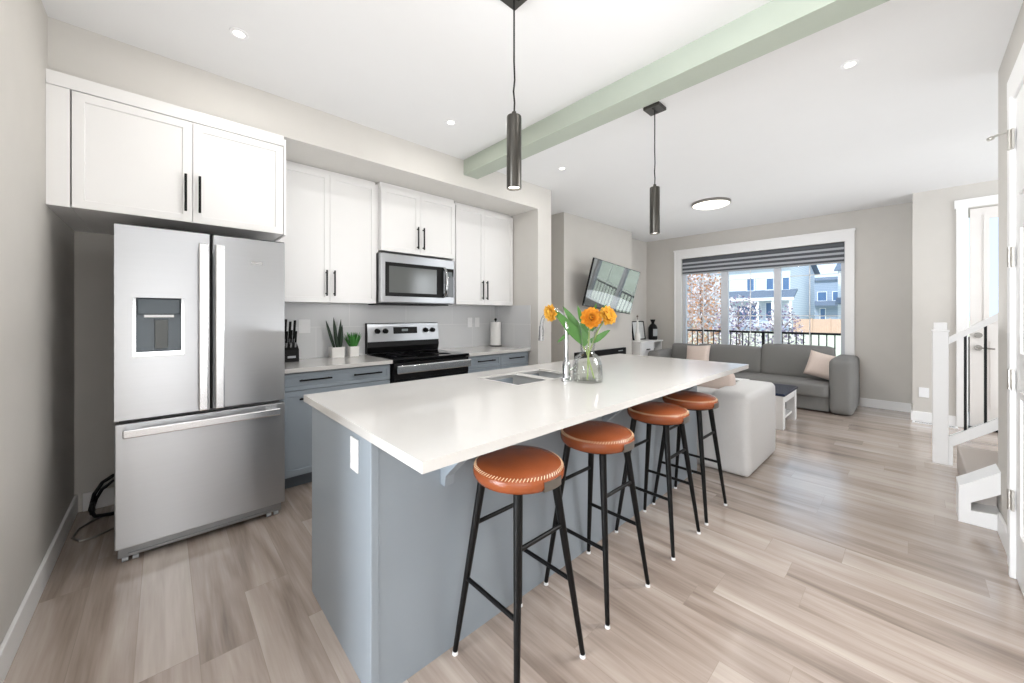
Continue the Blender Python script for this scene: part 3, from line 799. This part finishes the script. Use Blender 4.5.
# ================================================================== BAR STOOLS
def stool(loc, label):
    x, y, _ = loc
    r = empty('bar_stool', loc, label, 'bar stool', 'bar stools along the island')
    prof = [(.0, .70), (.146, .692), (.164, .697), (.1735, .712), (.1755, .730), (.170, .743), (.164, .748), (.152, .757), (.115, .765), (.06, .769), (.0, .770)]
    seat = MB().lathe(prof, (x, y, 0), 56).obj('seat', 'leather', r, True, angle=80)
    st = MB()
    for i in range(84):
        a = 2 * math.pi * i / 84
        c, s = math.cos(a), math.sin(a); c2, s2 = math.cos(a + .045), math.sin(a + .045)
        st.tube([(x + .1713 * c, y + .1713 * s, .7425), (x + .163 * c2, y + .163 * s2, .7505)], .0016, 5)
    st.obj('stitching', 'thread', seat)
    # metal tag wrapped on the rim
    tg = MB(); vs = []
    for i in range(7):
        a = R(-104 + i * 5)
        vs.append([tg.bm.verts.new((x + rr * math.cos(a), y + rr * math.sin(a), z)) for rr, z in ((.1777, .733), (.1777, .700), (.170, .696), (.170, .733))])
    for A, B_ in zip(vs, vs[1:]):
        for k in range(4): tg.bm.faces.new((A[k], A[(k + 1) % 4], B_[(k + 1) % 4], B_[k]))
    tg.obj('rim_tag', 'nickel', seat, True)
    MB().lathe([(.0, .682), (.13, .682), (.14, .691), (.0, .691)], (x, y, 0), 40).obj('seat_plate', 'black', r)
    leg = {}
    for sx in (-1, 1):
        for sy in (-1, 1):
            p1 = Vector((x + sx * .098, y + sy * .098, .688)); p0 = Vector((x + sx * .175, y + sy * .172, .012))
            leg[sx, sy] = (p0, p1)
            o = MB().cyl(p0, p1, .0095, .0165, 16).obj('leg', 'black', r, True)
            MB().cyl((p0.x, p0.y, 0), (p0.x, p0.y, .012), .0115, .010, 16).obj('glide', 'plastic', o, True)
    at = lambda k, z: leg[k][0].lerp(leg[k][1], (z - .012) / .688)
    for a, b, z in (((-1, -1), (1, -1), .515), ((-1, 1), (1, 1), .515), ((-1, -1), (-1, 1), .30), ((1, -1), (1, 1), .30)):
        MB().cyl(at(a, z), at(b, z), .0085, seg=12).obj('footrest_rail', 'black', r, True)
    return r


stool((1.0, 1.035, 0), 'tan leather bar stool nearest the outlet end of the island')
stool((1.537, 1.045, 0), 'tan leather bar stool second from the outlet end of the island')
stool((2.175, 1.048, 0), 'tan leather bar stool third from the outlet end of the island')
stool((2.66, 1.052, 0), 'tan leather bar stool farthest along the island beside the white sofa')


# ================================================================== LIGHT FITTINGS
def pendant(x, y, label):
    r = empty('pendant_light', (x, y, ZC), label, 'pendant light', 'black tube pendants over the island')
    MB().box(x - .06, x + .06, y - .06, y + .06, ZC - .024, ZC - .001, .004).obj('canopy', 'gunmetal', r)
    MB().cyl((x - .03, y, ZC - .03), (x - .03, y, ZC - .022), .007).cyl((x + .03, y, ZC - .03), (x + .03, y, ZC - .022), .007).obj('screw', 'gunmetal', r)
    MB().tube([(x, y, ZC - .02), (x, y, 2.5), (x + .004, y, 2.42), (x - .003, y, 2.36), (x + .003, y, 2.31), (x, y, 2.25)], .004, 8).obj('cord', 'black', r, True)
    MB().lathe([(.010, .36), (.012, .345), (.034, .338), (.035, .33), (.035, .002), (.034, 0), (.031, 0), (.031, .30), (.0, .30)], (x, y, 1.905), 32).obj('tube_shade', 'gunmetal', r, True)
    MB().cyl((x, y, 1.915), (x, y, 1.925), .029, seg=24).obj('bulb', 'lensw', r)
    lamp('pendant_lamp', 'SPOT', (x, y, 1.908), 3, (1, .95, .9), (0, 0, 0), spot_size=R(100), spot_blend=.6, shadow_soft_size=.03)


pendant(1.205, 1.278, 'black tube pendant nearer the camera above the stools')
pendant(2.625, 1.285, 'black tube pendant beyond the green beam toward the window')
CAN = 3.0
for x, y, lb in ((.297, 2.474, 'small round recessed ceiling light above the fridge'), (1.653, 2.476, 'small round recessed ceiling light between fridge and green beam'),
                 (3.008, 2.469, 'small round recessed ceiling light past the beam above the column'), (3.037, .258, 'small round recessed ceiling light near the right wall'),
                 ):
    r = empty('recessed_light', (x, y, ZC), lb, 'ceiling light', 'recessed ceiling lights')
    MB().lathe([(.044, -.001), (.042, -.005), (.026, -.006), (.026, -.001)], (x, y, ZC), 32).obj('trim_ring', 'plastic', r, True)
    MB().cyl((x, y, ZC - .0055), (x, y, ZC - .002), .026, seg=24).obj('lens', 'lensw', r)
for x, y in ((.297, 2.474), (1.653, 2.476), (3.008, 2.469), (3.037, .258), (.297, .3), (1.5, .3), (5.2, -1.2), (-2.5, 1.2)):  # those without a fitting are unseen lamps added for fill
    lamp('recessed_and_fill_lamp', 'AREA', (x, y, ZC - .012), CAN, (1, .97, .93), (0, 0, 0), shape='DISK', size=.09)
r = empty('flush_light', (5.40, 1.855, ZC), 'round flush ceiling light with dark rim over the coffee table', 'ceiling light')
MB().lathe([(.235, 0), (.235, -.03), (.225, -.034), (.222, -.03), (.222, 0)], (5.40, 1.855, ZC), 48).obj('rim', 'nickel', r, True)
MB().lathe([(.221, -.002), (.221, -.033), (.19, -.045), (.1, -.052), (0, -.054)], (5.40, 1.855, ZC), 48).obj('diffuser', 'flush', r, True)
lamp('flush_lamp', 'AREA', (5.40, 1.855, ZC - .06), 17, (1, .97, .93), (0, 0, 0), shape='DISK', size=.4)

# ================================================================== TELEVISION WALL
tvc = Vector((5.15, 3.19, 1.735))
ya, ti, ro = R(-94), R(-11.9), R(-5.8)
nv = Vector((math.cos(ya) * math.cos(ti), math.sin(ya) * math.cos(ti), math.sin(ti)))
r0 = Vector((-math.sin(ya), math.cos(ya), 0)); u0 = nv.cross(r0)
rv = math.cos(ro) * r0 + math.sin(ro) * u0; uv = -math.sin(ro) * r0 + math.cos(ro) * u0
T = Matrix.Translation(tvc) @ Matrix((rv, -nv, uv)).transposed().to_4x4()
w2, h2 = .62, .36
tv = empty('television', tvc, 'flat black television tilted on its arm showing window reflections', 'television')
MB().box(-w2, w2, .002, .03, -h2, h2, .004).rot(T).obj('housing', 'black', tv)
MB().box(-w2 + .008, w2 - .008, 0, .004, -h2 + .012, h2 - .008).rot(T).obj('screen', 'screen', tv)
MB().box(-.35, .35, .028, .06, -.25, .12, .01).rot(T).obj('rear_cover', 'black', tv)
am = empty('television_mount', (5.15, 3.5, 1.7), 'black swing arm bracket holding the television to the chimney breast', 'wall mount')
MB().box(5.05, 5.29, 3.485, 3.5, 1.45, 1.95, .003).obj('wall_plate', 'black', am)
bp_ = T @ Vector((0, .07, -.05))
MB().tube([(5.17, 3.49, 1.7), (5.05, 3.42, 1.70), tuple(bp_)], .018, 8).obj('arm', 'black', am, True)
MB().box(-.2, .2, .06, .072, -.2, .1, .002).rot(T).obj('bracket_plate', 'black', am)

fp = empty('electric_fireplace', (5.2, 3.5, .2), 'long black electric fireplace mounted on the chimney breast', 'fireplace')
MB().box(4.55, 5.975, 3.45, 3.5, .24, .742, .004).obj('housing', 'black', fp)
MB().box(4.60, 5.925, 3.445, 3.452, .29, .64).obj('glass_front', 'blackgl', fp)
MB().box(5.72, 5.86, 3.446, 3.451, .69, .705).obj('control_strip', 'lightgrey', fp)

# white side cabinet
sc = empty('side_cabinet', (6.78, 3.58, 0), 'small white cabinet with drawer and open shelves in the corner', 'cabinet')
c = MB().box(6.35, 6.37, 3.38, 3.775, 0, .80).box(7.18, 7.20, 3.38, 3.775, 0, .80).box(6.87, 6.89, 3.39, 3.775, 0, .80).box(6.37, 7.18, 3.76, 3.775, 0, .80)
for z in (.06, .30, .55): c.box(6.89, 7.18, 3.39, 3.76, z, z + .018)
c.box(6.37, 6.87, 3.39, 3.76, .06, .08)
c.obj('carcass', 'white', sc)
MB().box(6.33, 7.22, 3.36, 3.777, .80, .825, .003).obj('top', 'white', sc)
for z0_, z1_ in ((.545, .795), (.30, .54), (.065, .295)):
    dw = MB().shaker(6.375, 6.865, z0_, z1_, 3.372, .018, .03).obj('drawer', 'white', sc)
    MB().box(6.56, 6.68, 3.355, 3.372, (z0_ + z1_) / 2 - .008, (z0_ + z1_) / 2 + .012, .003).obj('pull', 'black', dw)
for z, lb in ((.571, 'dark round jar on the upper shelf of the corner cabinet'), (.321, 'dark round jar on the lower shelf of the corner cabinet')):
    tag(MB().lathe([(.04, 0), (.055, .03), (.055, .09), (.03, .12), (.03, .14), (0, .14)], (7.03, 3.5, z - .003), 24).obj('storage_jar', 'gunmetal', base=(7.03, 3.5, z - .003), smooth=True), lb, 'jar', 'jars in the corner cabinet')
pf = empty('picture_frame', (6.86, 3.68, .825), 'black framed pale picture leaning on the corner cabinet', 'picture frame')
lean = Matrix.Translation((6.86, 3.66, .8265)) @ Matrix.Rotation(R(-7), 4, 'X')
MB().holed(-.235, .235, 0, .37, [(-.215, .215, .02, .35)], 'y', 0, .025).rot(lean).obj('frame', 'black', pf)
MB().box(-.215, .215, .008, .02, .02, .35).rot(lean).obj('print', 'art', pf)
wb = empty('white_bottle', (6.43, 3.48, .825), 'slim pale bottle vase in front of the framed picture', 'vase')
MB().lathe([(.045, 0), (.052, .02), (.05, .12), (.022, .22), (.016, .36), (.02, .40), (.012, .40), (0, .39)], (6.43, 3.48, .8255), 28).obj('bottle', 'ceramic', wb, True)
MB().tube([(6.43, 3.48, 1.1), (6.425, 3.48, 1.28)], .004, 6).sphere((6.425, 3.48, 1.29), .018).obj('dried_stem', 'bark', wb, True)
db = empty('dark_bottle', (7.11, 3.52, .825), 'dark bottle with a white label at right on the corner cabinet', 'bottle')
MB().lathe([(.075, 0), (.085, .02), (.085, .24), (.06, .29), (.028, .32), (.028, .34), (.05, .39), (.05, .40), (0, .40)], (7.11, 3.52, .8255), 32).obj('bottle', 'black', db, True)
lb_ = MB(); vs = []
for i in range(9):
    a = R(-150 + i * 15)
    vs.append([lb_.bm.verts.new((7.11 + .0865 * math.cos(a), 3.52 + .0865 * math.sin(a), z)) for z in (.90, 1.04)])
for A, B_ in zip(vs, vs[1:]): lb_.bm.faces.new((A[0], A[1], B_[1], B_[0]))
lb_.obj('paper_label', mat('grey_label', (170, 174, 176), .7), db, True)


# ================================================================== LIVING ROOM
def soft(mb, x0, x1, y0, y1, z0, z1, r=.05, puff=.0, n=6, tilt=None):
    """rounded upholstered block; puff bulges the faces"""
    bm = bmesh.new()
    bmesh.ops.create_cube(bm, size=2)
    bmesh.ops.subdivide_edges(bm, edges=bm.edges[:], cuts=n * 2 - 1, use_grid_fill=True)
    h = Vector(((x1 - x0) / 2, (y1 - y0) / 2, (z1 - z0) / 2)); c = Vector(((x0 + x1) / 2, (y0 + y1) / 2, (z0 + z1) / 2))
    for v in bm.verts:
        u = v.co.copy()
        p = Vector([math.copysign(abs(u[i]) ** .75, u[i]) * h[i] for i in range(3)])
        q = Vector([max(-(h[i] - r), min(h[i] - r, p[i])) for i in range(3)])
        d = p - q
        if d.length > 1e-6:
            p = q + d.normalized() * min(r, d.length if d.length < r else r)
        if puff:
            for i in range(3):
                j, k_ = (i + 1) % 3, (i + 2) % 3
                if abs(u[i]) > .99: p[i] += math.copysign(puff * (1 - u[j] ** 2) * (1 - u[k_] ** 2), u[i])
        v.co = c + (tilt @ p if tilt else p)
    me = bpy.data.meshes.new('tmp'); bm.to_mesh(me); bm.free()
    mb.bm.from_mesh(me); bpy.data.meshes.remove(me)
    return mb


so = empty('grey_sofa', (6.9, 1.95, 0), 'dark grey fabric sofa standing under the living room window', 'sofa')
soft(MB(), 6.43, 7.28, .515, .755, .012, .735, .055, .012).obj('arm', 'sofa', so, True, angle=85)
soft(MB(), 6.43, 7.28, 3.06, 3.30, .012, .66, .055, .012).obj('arm', 'sofa', so, True, angle=85)
soft(MB(), 6.46, 7.26, .757, 3.06, .015, .22, .02).obj('base', 'sofa', so, True, angle=85)
soft(MB(), 7.10, 7.27, .757, 3.06, .2, .70, .04).obj('back', 'sofa', so, True, angle=85)
soft(MB(), 6.42, 7.08, .757, 1.93, .20, .385, .035, .015).obj('seat_cushion', 'sofa', so, True, angle=85)
soft(MB(), 6.42, 7.08, 1.935, 3.06, .20, .385, .035, .015).obj('seat_cushion', 'sofa', so, True, angle=85)
tl = Matrix.Rotation(R(8), 3, 'Y')
soft(MB(), 6.90, 7.09, .76, 1.63, .37, .855, .04, .012, tilt=tl).obj('back_cushion', 'sofa', so, True, angle=85)
soft(MB(), 6.90, 7.09, 1.64, 2.60, .37, .80, .04, .012, tilt=tl).obj('back_cushion', 'sofa', so, True, angle=85)
soft(MB(), 6.90, 7.09, 2.61, 3.06, .37, .78, .04, .012, tilt=tl).obj('back_cushion', 'sofa', so, True, angle=85)


def pillow(name, c, w, h, th, ry, rz, rx, m, label, group):
    mb = MB(); n = 14; g = {}
    for sgn in (1, -1):
        for i in range(n + 1):
            for j in range(n + 1):
                u = -1 + 2 * i / n; v = -1 + 2 * j / n
                e = (1 - u ** 4) * (1 - v ** 4)
                t_ = th / 2 * max(e, 0) ** .55 * sgn
                k = 1 - .06 * (1 - u * u) * 0
                px = u * w / 2 * (1 - .07 * (1 - abs(v)) * 0 - .05 * (1 - v * v) * abs(u))
                pz = v * h / 2 * (1 - .05 * (1 - u * u) * abs(v))
                key = (i, j, sgn if 0 < i < n and 0 < j < n else 0)
                if key not in g: g[key] = mb.bm.verts.new((t_, px, pz))
    for sgn in (1, -1):
        for i in range(n):
            for j in range(n):
                q = [g[(a, b, sgn if 0 < a < n and 0 < b < n else 0)] for a, b in ((i, j), (i + 1, j), (i + 1, j + 1), (i, j + 1))]
                if len(set(q)) == 4:
                    try: mb.bm.faces.new(q)
                    except ValueError: pass
    m4 = Matrix.Translation(c) @ Matrix.Rotation(R(rz), 4, 'Z') @ Matrix.Rotation(R(ry), 4, 'Y') @ Matrix.Rotation(R(rx), 4, 'X')
    mb.rot(m4)
    return tag(mb.obj(name, m, base=c, smooth=True, angle=85), label, 'cushion', group)


pillow('throw_pillow', (6.77, .855, .60), .37, .37, .14, 22, 14, 16, 'pink', 'blush throw pillow leaning in the right corner of the grey sofa', 'blush pillows on the grey sofa')
pillow('throw_pillow', (6.74, 2.53, .60), .40, .40, .14, 20, -4, -4, 'pink', 'blush throw pillow at the left end of the grey sofa', 'blush pillows on the grey sofa')

ws = empty('white_sofa', (3.8, 1.8, 0), 'low white fabric sofa seen from behind at the end of the island', 'sofa')
soft(MB(), 3.393, 3.68, .93, 2.75, .008, .645, .045, .012, 8).obj('back', 'wsofa', ws, True, angle=85)
soft(MB(), 3.39, 4.25, .882, 1.17, .008, .672, .04, .012, 8).obj('arm', 'wsofa', ws, True, angle=85)
soft(MB(), 3.41, 4.25, 2.49, 2.76, .012, .672, .045, .012, 8).obj('arm', 'wsofa', ws, True, angle=85)
soft(MB(), 3.66, 4.2, 1.15, 2.50, .035, .42, .05, .012, 6).obj('seat_cushion', 'wsofa', ws, True, angle=85)
MB().box(3.47, 4.2, .95, 2.70, .008, .03).obj('plinth', 'black', ws)
for x, y in ((3.5, 1.0), (4.1, 1.0), (3.5, 2.65), (4.1, 2.65)): MB().cyl((x, y, 0), (x, y, .02), .025).obj('foot', 'black', ws)
pl_ = MB(); soft(pl_, 3.66, 3.84, 1.105, 2.30, .42, .80, .05, .015)
tag(pl_.obj('back_cushion', 'pink', base=(3.75, 1.7, .42), smooth=True, angle=85), 'blush bolster cushion propped inside the white sofa back', 'cushion')

tb = empty('coffee_table', (5.6, 1.4, 0), 'white wooden coffee table with glossy dark top between the sofas', 'coffee table')
MB().box(5.13, 5.86, .985, 1.74, .385, .415, .005).obj('top', 'navy', tb)
fr_ = MB().holed(5.15, 5.84, .30, .384, [], 'y', 1.005, 1.03); fr_.box(5.15, 5.84, 1.70, 1.725, .30, .384).box(5.15, 5.175, 1.045, 1.70, .30, .384).box(5.815, 5.84, 1.045, 1.70, .30, .384)
fr_.obj('apron', 'white', tb)
for x in (5.145, 5.755):
    for y in (1.0, 1.64): MB().box(x, x + .095, y, y + .09, 0, .384, .004).obj('leg', 'white', tb)
MB().box(5.17, 5.82, 1.03, 1.70, .09, .115).obj('shelf', 'white', tb)
B(5.17, 5.19, 1.10, 1.64, .115, .30).obj('side_panel', 'white', tb)
ty = empty('tray', (5.55, 1.55, .416), 'small black tray on the coffee table', 'tray')
MB().box(5.45, 5.75, 1.44, 1.70, .416, .428, .003).obj('tray_base', 'black', ty)
bkk = empty('book', (5.6, 1.57, .429), 'white book lying on the black tray', 'book')
MB().box(5.49, 5.71, 1.48, 1.66, .429, .433).box(5.49, 5.71, 1.48, 1.66, .452, .456).box(5.49, 5.495, 1.48, 1.66, .429, .456).obj('cover', 'ceramic', bkk)
B(5.495, 5.705, 1.485, 1.655, .433, .452).obj('pages', 'paper', bkk)

# ================================================================== STAIRS
st = empty('staircase', (4.4, -.4, 0), 'carpeted stairs rising behind the white newel post', 'stairs', kind='structure')
for i in range(8):
    y1 = -.26 - .245 * i
    MB().box(3.905, 5.0, -2.95, y1, .195 * i, .195 * (i + 1) - .0, .012).obj('step', 'carpet', st)
RX = 5.05
rl = empty('stair_railing', (RX, -.17, 0), 'white stair railing with square newel and black balusters', 'stair railing')
nw = MB().box(RX - .047, RX + .047, -.215, -.121, 0, 1.17, .004).box(RX - .052, RX + .052, -.22, -.116, 1.165, 1.18, .003).box(RX - .04, RX + .04, -.208, -.128, 1.18, 1.245, .004)
nw.obj('newel_post', 'trim', rl)
sl = .80
MB().prism([(-.215, 1.055), (-.215, 1.115), (-2.2, 1.115 + 1.985 * sl), (-2.2, 1.055 + 1.985 * sl)], 'x', RX - .028, RX + .028).obj('handrail', 'trim', rl)
MB().prism([(-.215, .0), (-.215, .245), (-2.2, .245 + 1.985 * sl), (-2.2, .175 + 1.985 * sl), (-.24, .17), (-.24, 0)], 'x', RX - .03, RX + .03).obj('closed_stringer', 'trim', rl)
for i in range(14):
    y = -.31 - .108 * i
    z_ = (-y - .215) * sl
    MB().box(RX - .008, RX + .008, y - .008, y + .008, .235 + z_, 1.075 + z_).obj('baluster', 'black', rl)
cb = empty('stair_curb', (3.8, -.3, 0), 'white boxed stair end trim beside the bottom step with a small opening', 'stair trim')
# outline in (y,z): front post, sloping top member, floor member, triangular opening
cm = MB()
cm.prism([(-.20, .0), (-.20, .224), (-.25, .262), (-.25, .0)], 'x', 3.70, 3.90)
cm.prism([(-.25, .135), (-.25, .262), (-.364, .36), (-.364, .225)], 'x', 3.70, 3.90)
cm.prism([(-.25, 0), (-.25, .085), (-.364, .10), (-.364, 0)], 'x', 3.70, 3.90)
cm.obj('frame', 'trim', cb)
B(3.86, 3.895, -.364, -.251, .087, .17).obj('carpet_infill', 'carpet', cb)
vt = empty('floor_vent', (6.78, -.2, 0), 'white floor register at the foot of the entry wall', 'floor vent')
v_ = MB().holed(-.36, .0, 6.70, 6.80, [(-.34, -.02, 6.715, 6.785)], 'z', .001, .007)
for vv in v_.bm.verts: vv.co = Vector((vv.co.y, vv.co.x, vv.co.z))
v_.obj('frame', 'plastic', vt)
sl_ = MB()
for i in range(16): sl_.box(6.715, 6.785, -.335 + i * .02, -.327 + i * .02, .001, .005)
sl_.obj('louver', 'lightgrey', vt)

# ================================================================== OUTSIDE THE WINDOW
GZ = -.9
g_ = MB(); g_.box(9.2, 240, -120, 160, GZ - .2, GZ)
struct(g_, 'lawn', 'lawn', 'pale green lawn outside the window', 'lawn')
struct(B(7.5, 9.2, -1, 5, -.25, -.12), 'porch_floor', 'deck', 'porch deck just outside the window', 'porch').name = 'terrace'
rr = empty('porch_railing', (8.62, 1.9, -.12), 'black metal porch railing outside the window', 'railing')
MB().box(8.60, 8.645, -.6, 4.6, .955, .995).obj('top_rail', 'black', rr)
MB().box(8.605, 8.64, -.6, 4.6, -.02, .01).obj('bottom_rail', 'black', rr)
for y in (-.58, 2.0, 4.58): MB().box(8.60, 8.645, y - .022, y + .022, -.12, .96).obj('post', 'black', rr)
bal = None
for i in range(46):
    y = -.5 + i * .11
    if abs(y - 2.0) < .03: continue
    o = MB().box(8.614, 8.630, -.008, .008, 0, .96).obj('baluster', 'black', rr) if bal is None else bal.copy()
    if bal is None: bal = o
    else: COL.objects.link(o); o.parent = rr
    o.location.y = y - 1.9 + 1.9
for o in rr.children:
    pass


def tree(name, c, w, h, n, mats, label, s=.06, low=.1):
    x, y, z = c
    r = empty(name, c, label, 'tree', 'trees outside the window')
    tk = MB().tube([(x, y, z), (x + .05, y, z + h * .4), (x, y + .05, z + h * .8)], .05, 8, .015)
    for i in range(9):
        a = i * 2.4; zz = z + h * (.25 + .06 * i)
        tk.tube([(x, y, zz), (x + .3 * w * math.cos(a), y + .3 * w * math.sin(a), zz + h * .15)], .018, 6, .006)
    tk.obj('trunk', 'bark', r)
    for k, mm in enumerate(mats):
        mb = MB()
        for i in range(n):
            while True:
                p = Vector((random.uniform(-1, 1), random.uniform(-1, 1), random.uniform(-1, 1)))
                if p.length < 1: break
            q = Vector((x + p.x * w / 2, y + p.y * w / 2, z + h * (low + (1 - low) * (p.z + 1) / 2)))
            d1 = Vector((random.uniform(-1, 1), random.uniform(-1, 1), random.uniform(-1, 1))).normalized() * s
            d2 = d1.cross(Vector((random.uniform(-1, 1), random.uniform(-1, 1), 1))).normalized() * s * .6
            mb.bm.faces.new([mb.bm.verts.new(q + e) for e in (d1, d2, -d1, -d2)])
        mb.obj('crown', mm, r)


tree('autumn_tree', (15, 5.5, GZ), 1.9, 4.4, 1900, ['lf1', 'lf2'], 'pale orange leaved tree at the left of the window view', .06)
tree('blossom_bush', (13.2, 3.7, GZ), 1.5, 2.9, 800, ['lf2', 'lf3'], 'low white and purple speckled bush in the middle of the window view', .05)
tree('blossom_bush', (14.8, 2.9, GZ), 1.2, 2.6, 600, ['lf2', 'lf3'], 'low white and purple speckled bush to the right of another', .05)

# fence
fe = empty('wooden_fence', (59, 8.2, GZ), 'pale cedar board fence beyond the lawn', 'fence')
fb = MB()
for i in range(34): fb.box(59, 59.05, 5.0 + i * .16, 5.15 + i * .16, GZ + .05, .84)
fb.obj('boards', 'cedar', fe)
for i in range(4): B(58.93, 59, 5.0 + i * 1.75, 5.12 + i * 1.75, GZ, .95).obj('post', 'cedar', fe)


def hwin(r, X, y0, y1, z0, z1):
    f = MB().holed(y0, y1, z0, z1, [(y0 + .12, y1 - .12, z0 + .12, z1 - .12)], 'x', X - .12, X)
    o = f.obj('window', 'htrim', r)
    B(X - .05, X, y0 + .12, y1 - .12, z0 + .12, z1 - .12).obj('pane', 'hglass', o)


def gable(r, x0, x1, y0, y1, ze, zr, m='roof', axis='y', ov=.4):
    if axis == 'y':   # ridge along x
        ym = (y0 + y1) / 2
        MB().prism([(y0 - ov, ze - .2), (ym, zr), (y1 + ov, ze - .2), (y1 + ov, ze), (ym, zr + .25), (y0 - ov, ze)], 'x', x0 - ov, x1 + ov).obj('roof', m, r)
        MB().prism([(y0, ze - .01), (ym, zr - .05), (y1, ze - .01)], 'x', x0, x1).obj('gable_wall', 'siding', r)
    else:
        xm = (x0 + x1) / 2
        MB().prism([(x0 - ov, ze - .2), (xm, zr), (x1 + ov, ze - .2), (x1 + ov, ze), (xm, zr + .25), (x0 - ov, ze)], 'y', y0 - ov, y1 + ov).obj('roof', m, r)
        MB().prism([(x0, ze - .01), (xm, zr - .05), (x1, ze - .01)], 'y', y0, y1).obj('gable_wall', 'siding', r)


ha = empty('house', (70, 16, GZ), 'white two storey house with porch roof in the middle of the window', 'house')
B(64, 83, 11.65, 24, GZ, 8.5).obj('wall', 'siding', ha)
gable(ha, 64, 83, 11.65, 24, 8.5, 11.5, axis='x', ov=.7)
for y0, y1, z0, z1 in ((16.0, 16.9, 4.95, 6.75), (13.6, 14.45, 5.0, 6.6), (11.75, 12.5, 4.9, 6.6), (15.2, 18.0, .6, 2.75), (13.4, 14.5, .9, 3.1)): hwin(ha, 64, y0 - .1, y1 + .1, z0 - .1, z1 + .1)
MB().prism([(61.5, 3.75), (64.0, 4.95), (64.0, 4.75), (61.5, 3.5)], 'y', 10.8, 20.0).obj('porch_roof', 'roof', ha)
B(61.4, 61.6, 10.8, 20.0, 3.35, 3.75).obj('fascia', 'htrim', ha)
for y in (11.2, 13.2, 15.0, 19.5): B(61.6, 61.9, y - .15, y + .15, GZ, 3.5).obj('porch_post', 'htrim', ha)
B(61.6, 64, 10.9, 20, GZ, -.4).obj('porch_base', 'siding_b', ha)
hb = empty('house', (104, 13, GZ), 'far blue grey house between the white house and the right pane edge', 'house')
B(100, 112, 9.5, 17, GZ, 8.6).obj('wall', 'siding_b', hb)
gable(hb, 100, 112, 9.5, 17, 8.6, 9.4, axis='x')
hwin(hb, 100, 12.0, 13.6, 4.2, 6.2); hwin(hb, 100, 10.0, 11.2, 4.2, 6.2); hwin(hb, 100, 12.2, 13.2, .3, 2.8)
MB().prism([(98, 3.4), (100, 4.3), (100, 4.0), (98, 3.1)], 'y', 9.5, 14.5).obj('porch_roof', 'roof', hb)
hc = empty('house', (80, 4, GZ), 'white sided house cut off by the right side of the window', 'house')
B(75, 88, .5, 7.75, GZ, 8.2).obj('wall', 'siding', hc)
gable(hc, 75, 88, .5, 7.75, 8.2, 10.5, axis='x')
hwin(hc, 75, 5.6, 6.8, 4.6, 6.4); hwin(hc, 75, 5.4, 6.8, .6, 2.6)
MB().prism([(73.4, 3.2), (75, 4.0), (75, 3.7), (73.4, 2.9)], 'y', .5, 7.9).obj('porch_roof', 'roof', hc)
hd = empty('house', (60, 34, GZ), 'white house behind the autumn tree at the left of the window', 'house')
B(52, 66, 25.5, 40, GZ, 7.5).obj('wall', 'siding', hd)
gable(hd, 52, 66, 25.5, 40, 7.5, 10.5)
hwin(hd, 52, 27, 28.2, 4.4, 6.2); hwin(hd, 52, 31, 32.2, 4.4, 6.2); hwin(hd, 52, 27, 29.5, .4, 2.4)
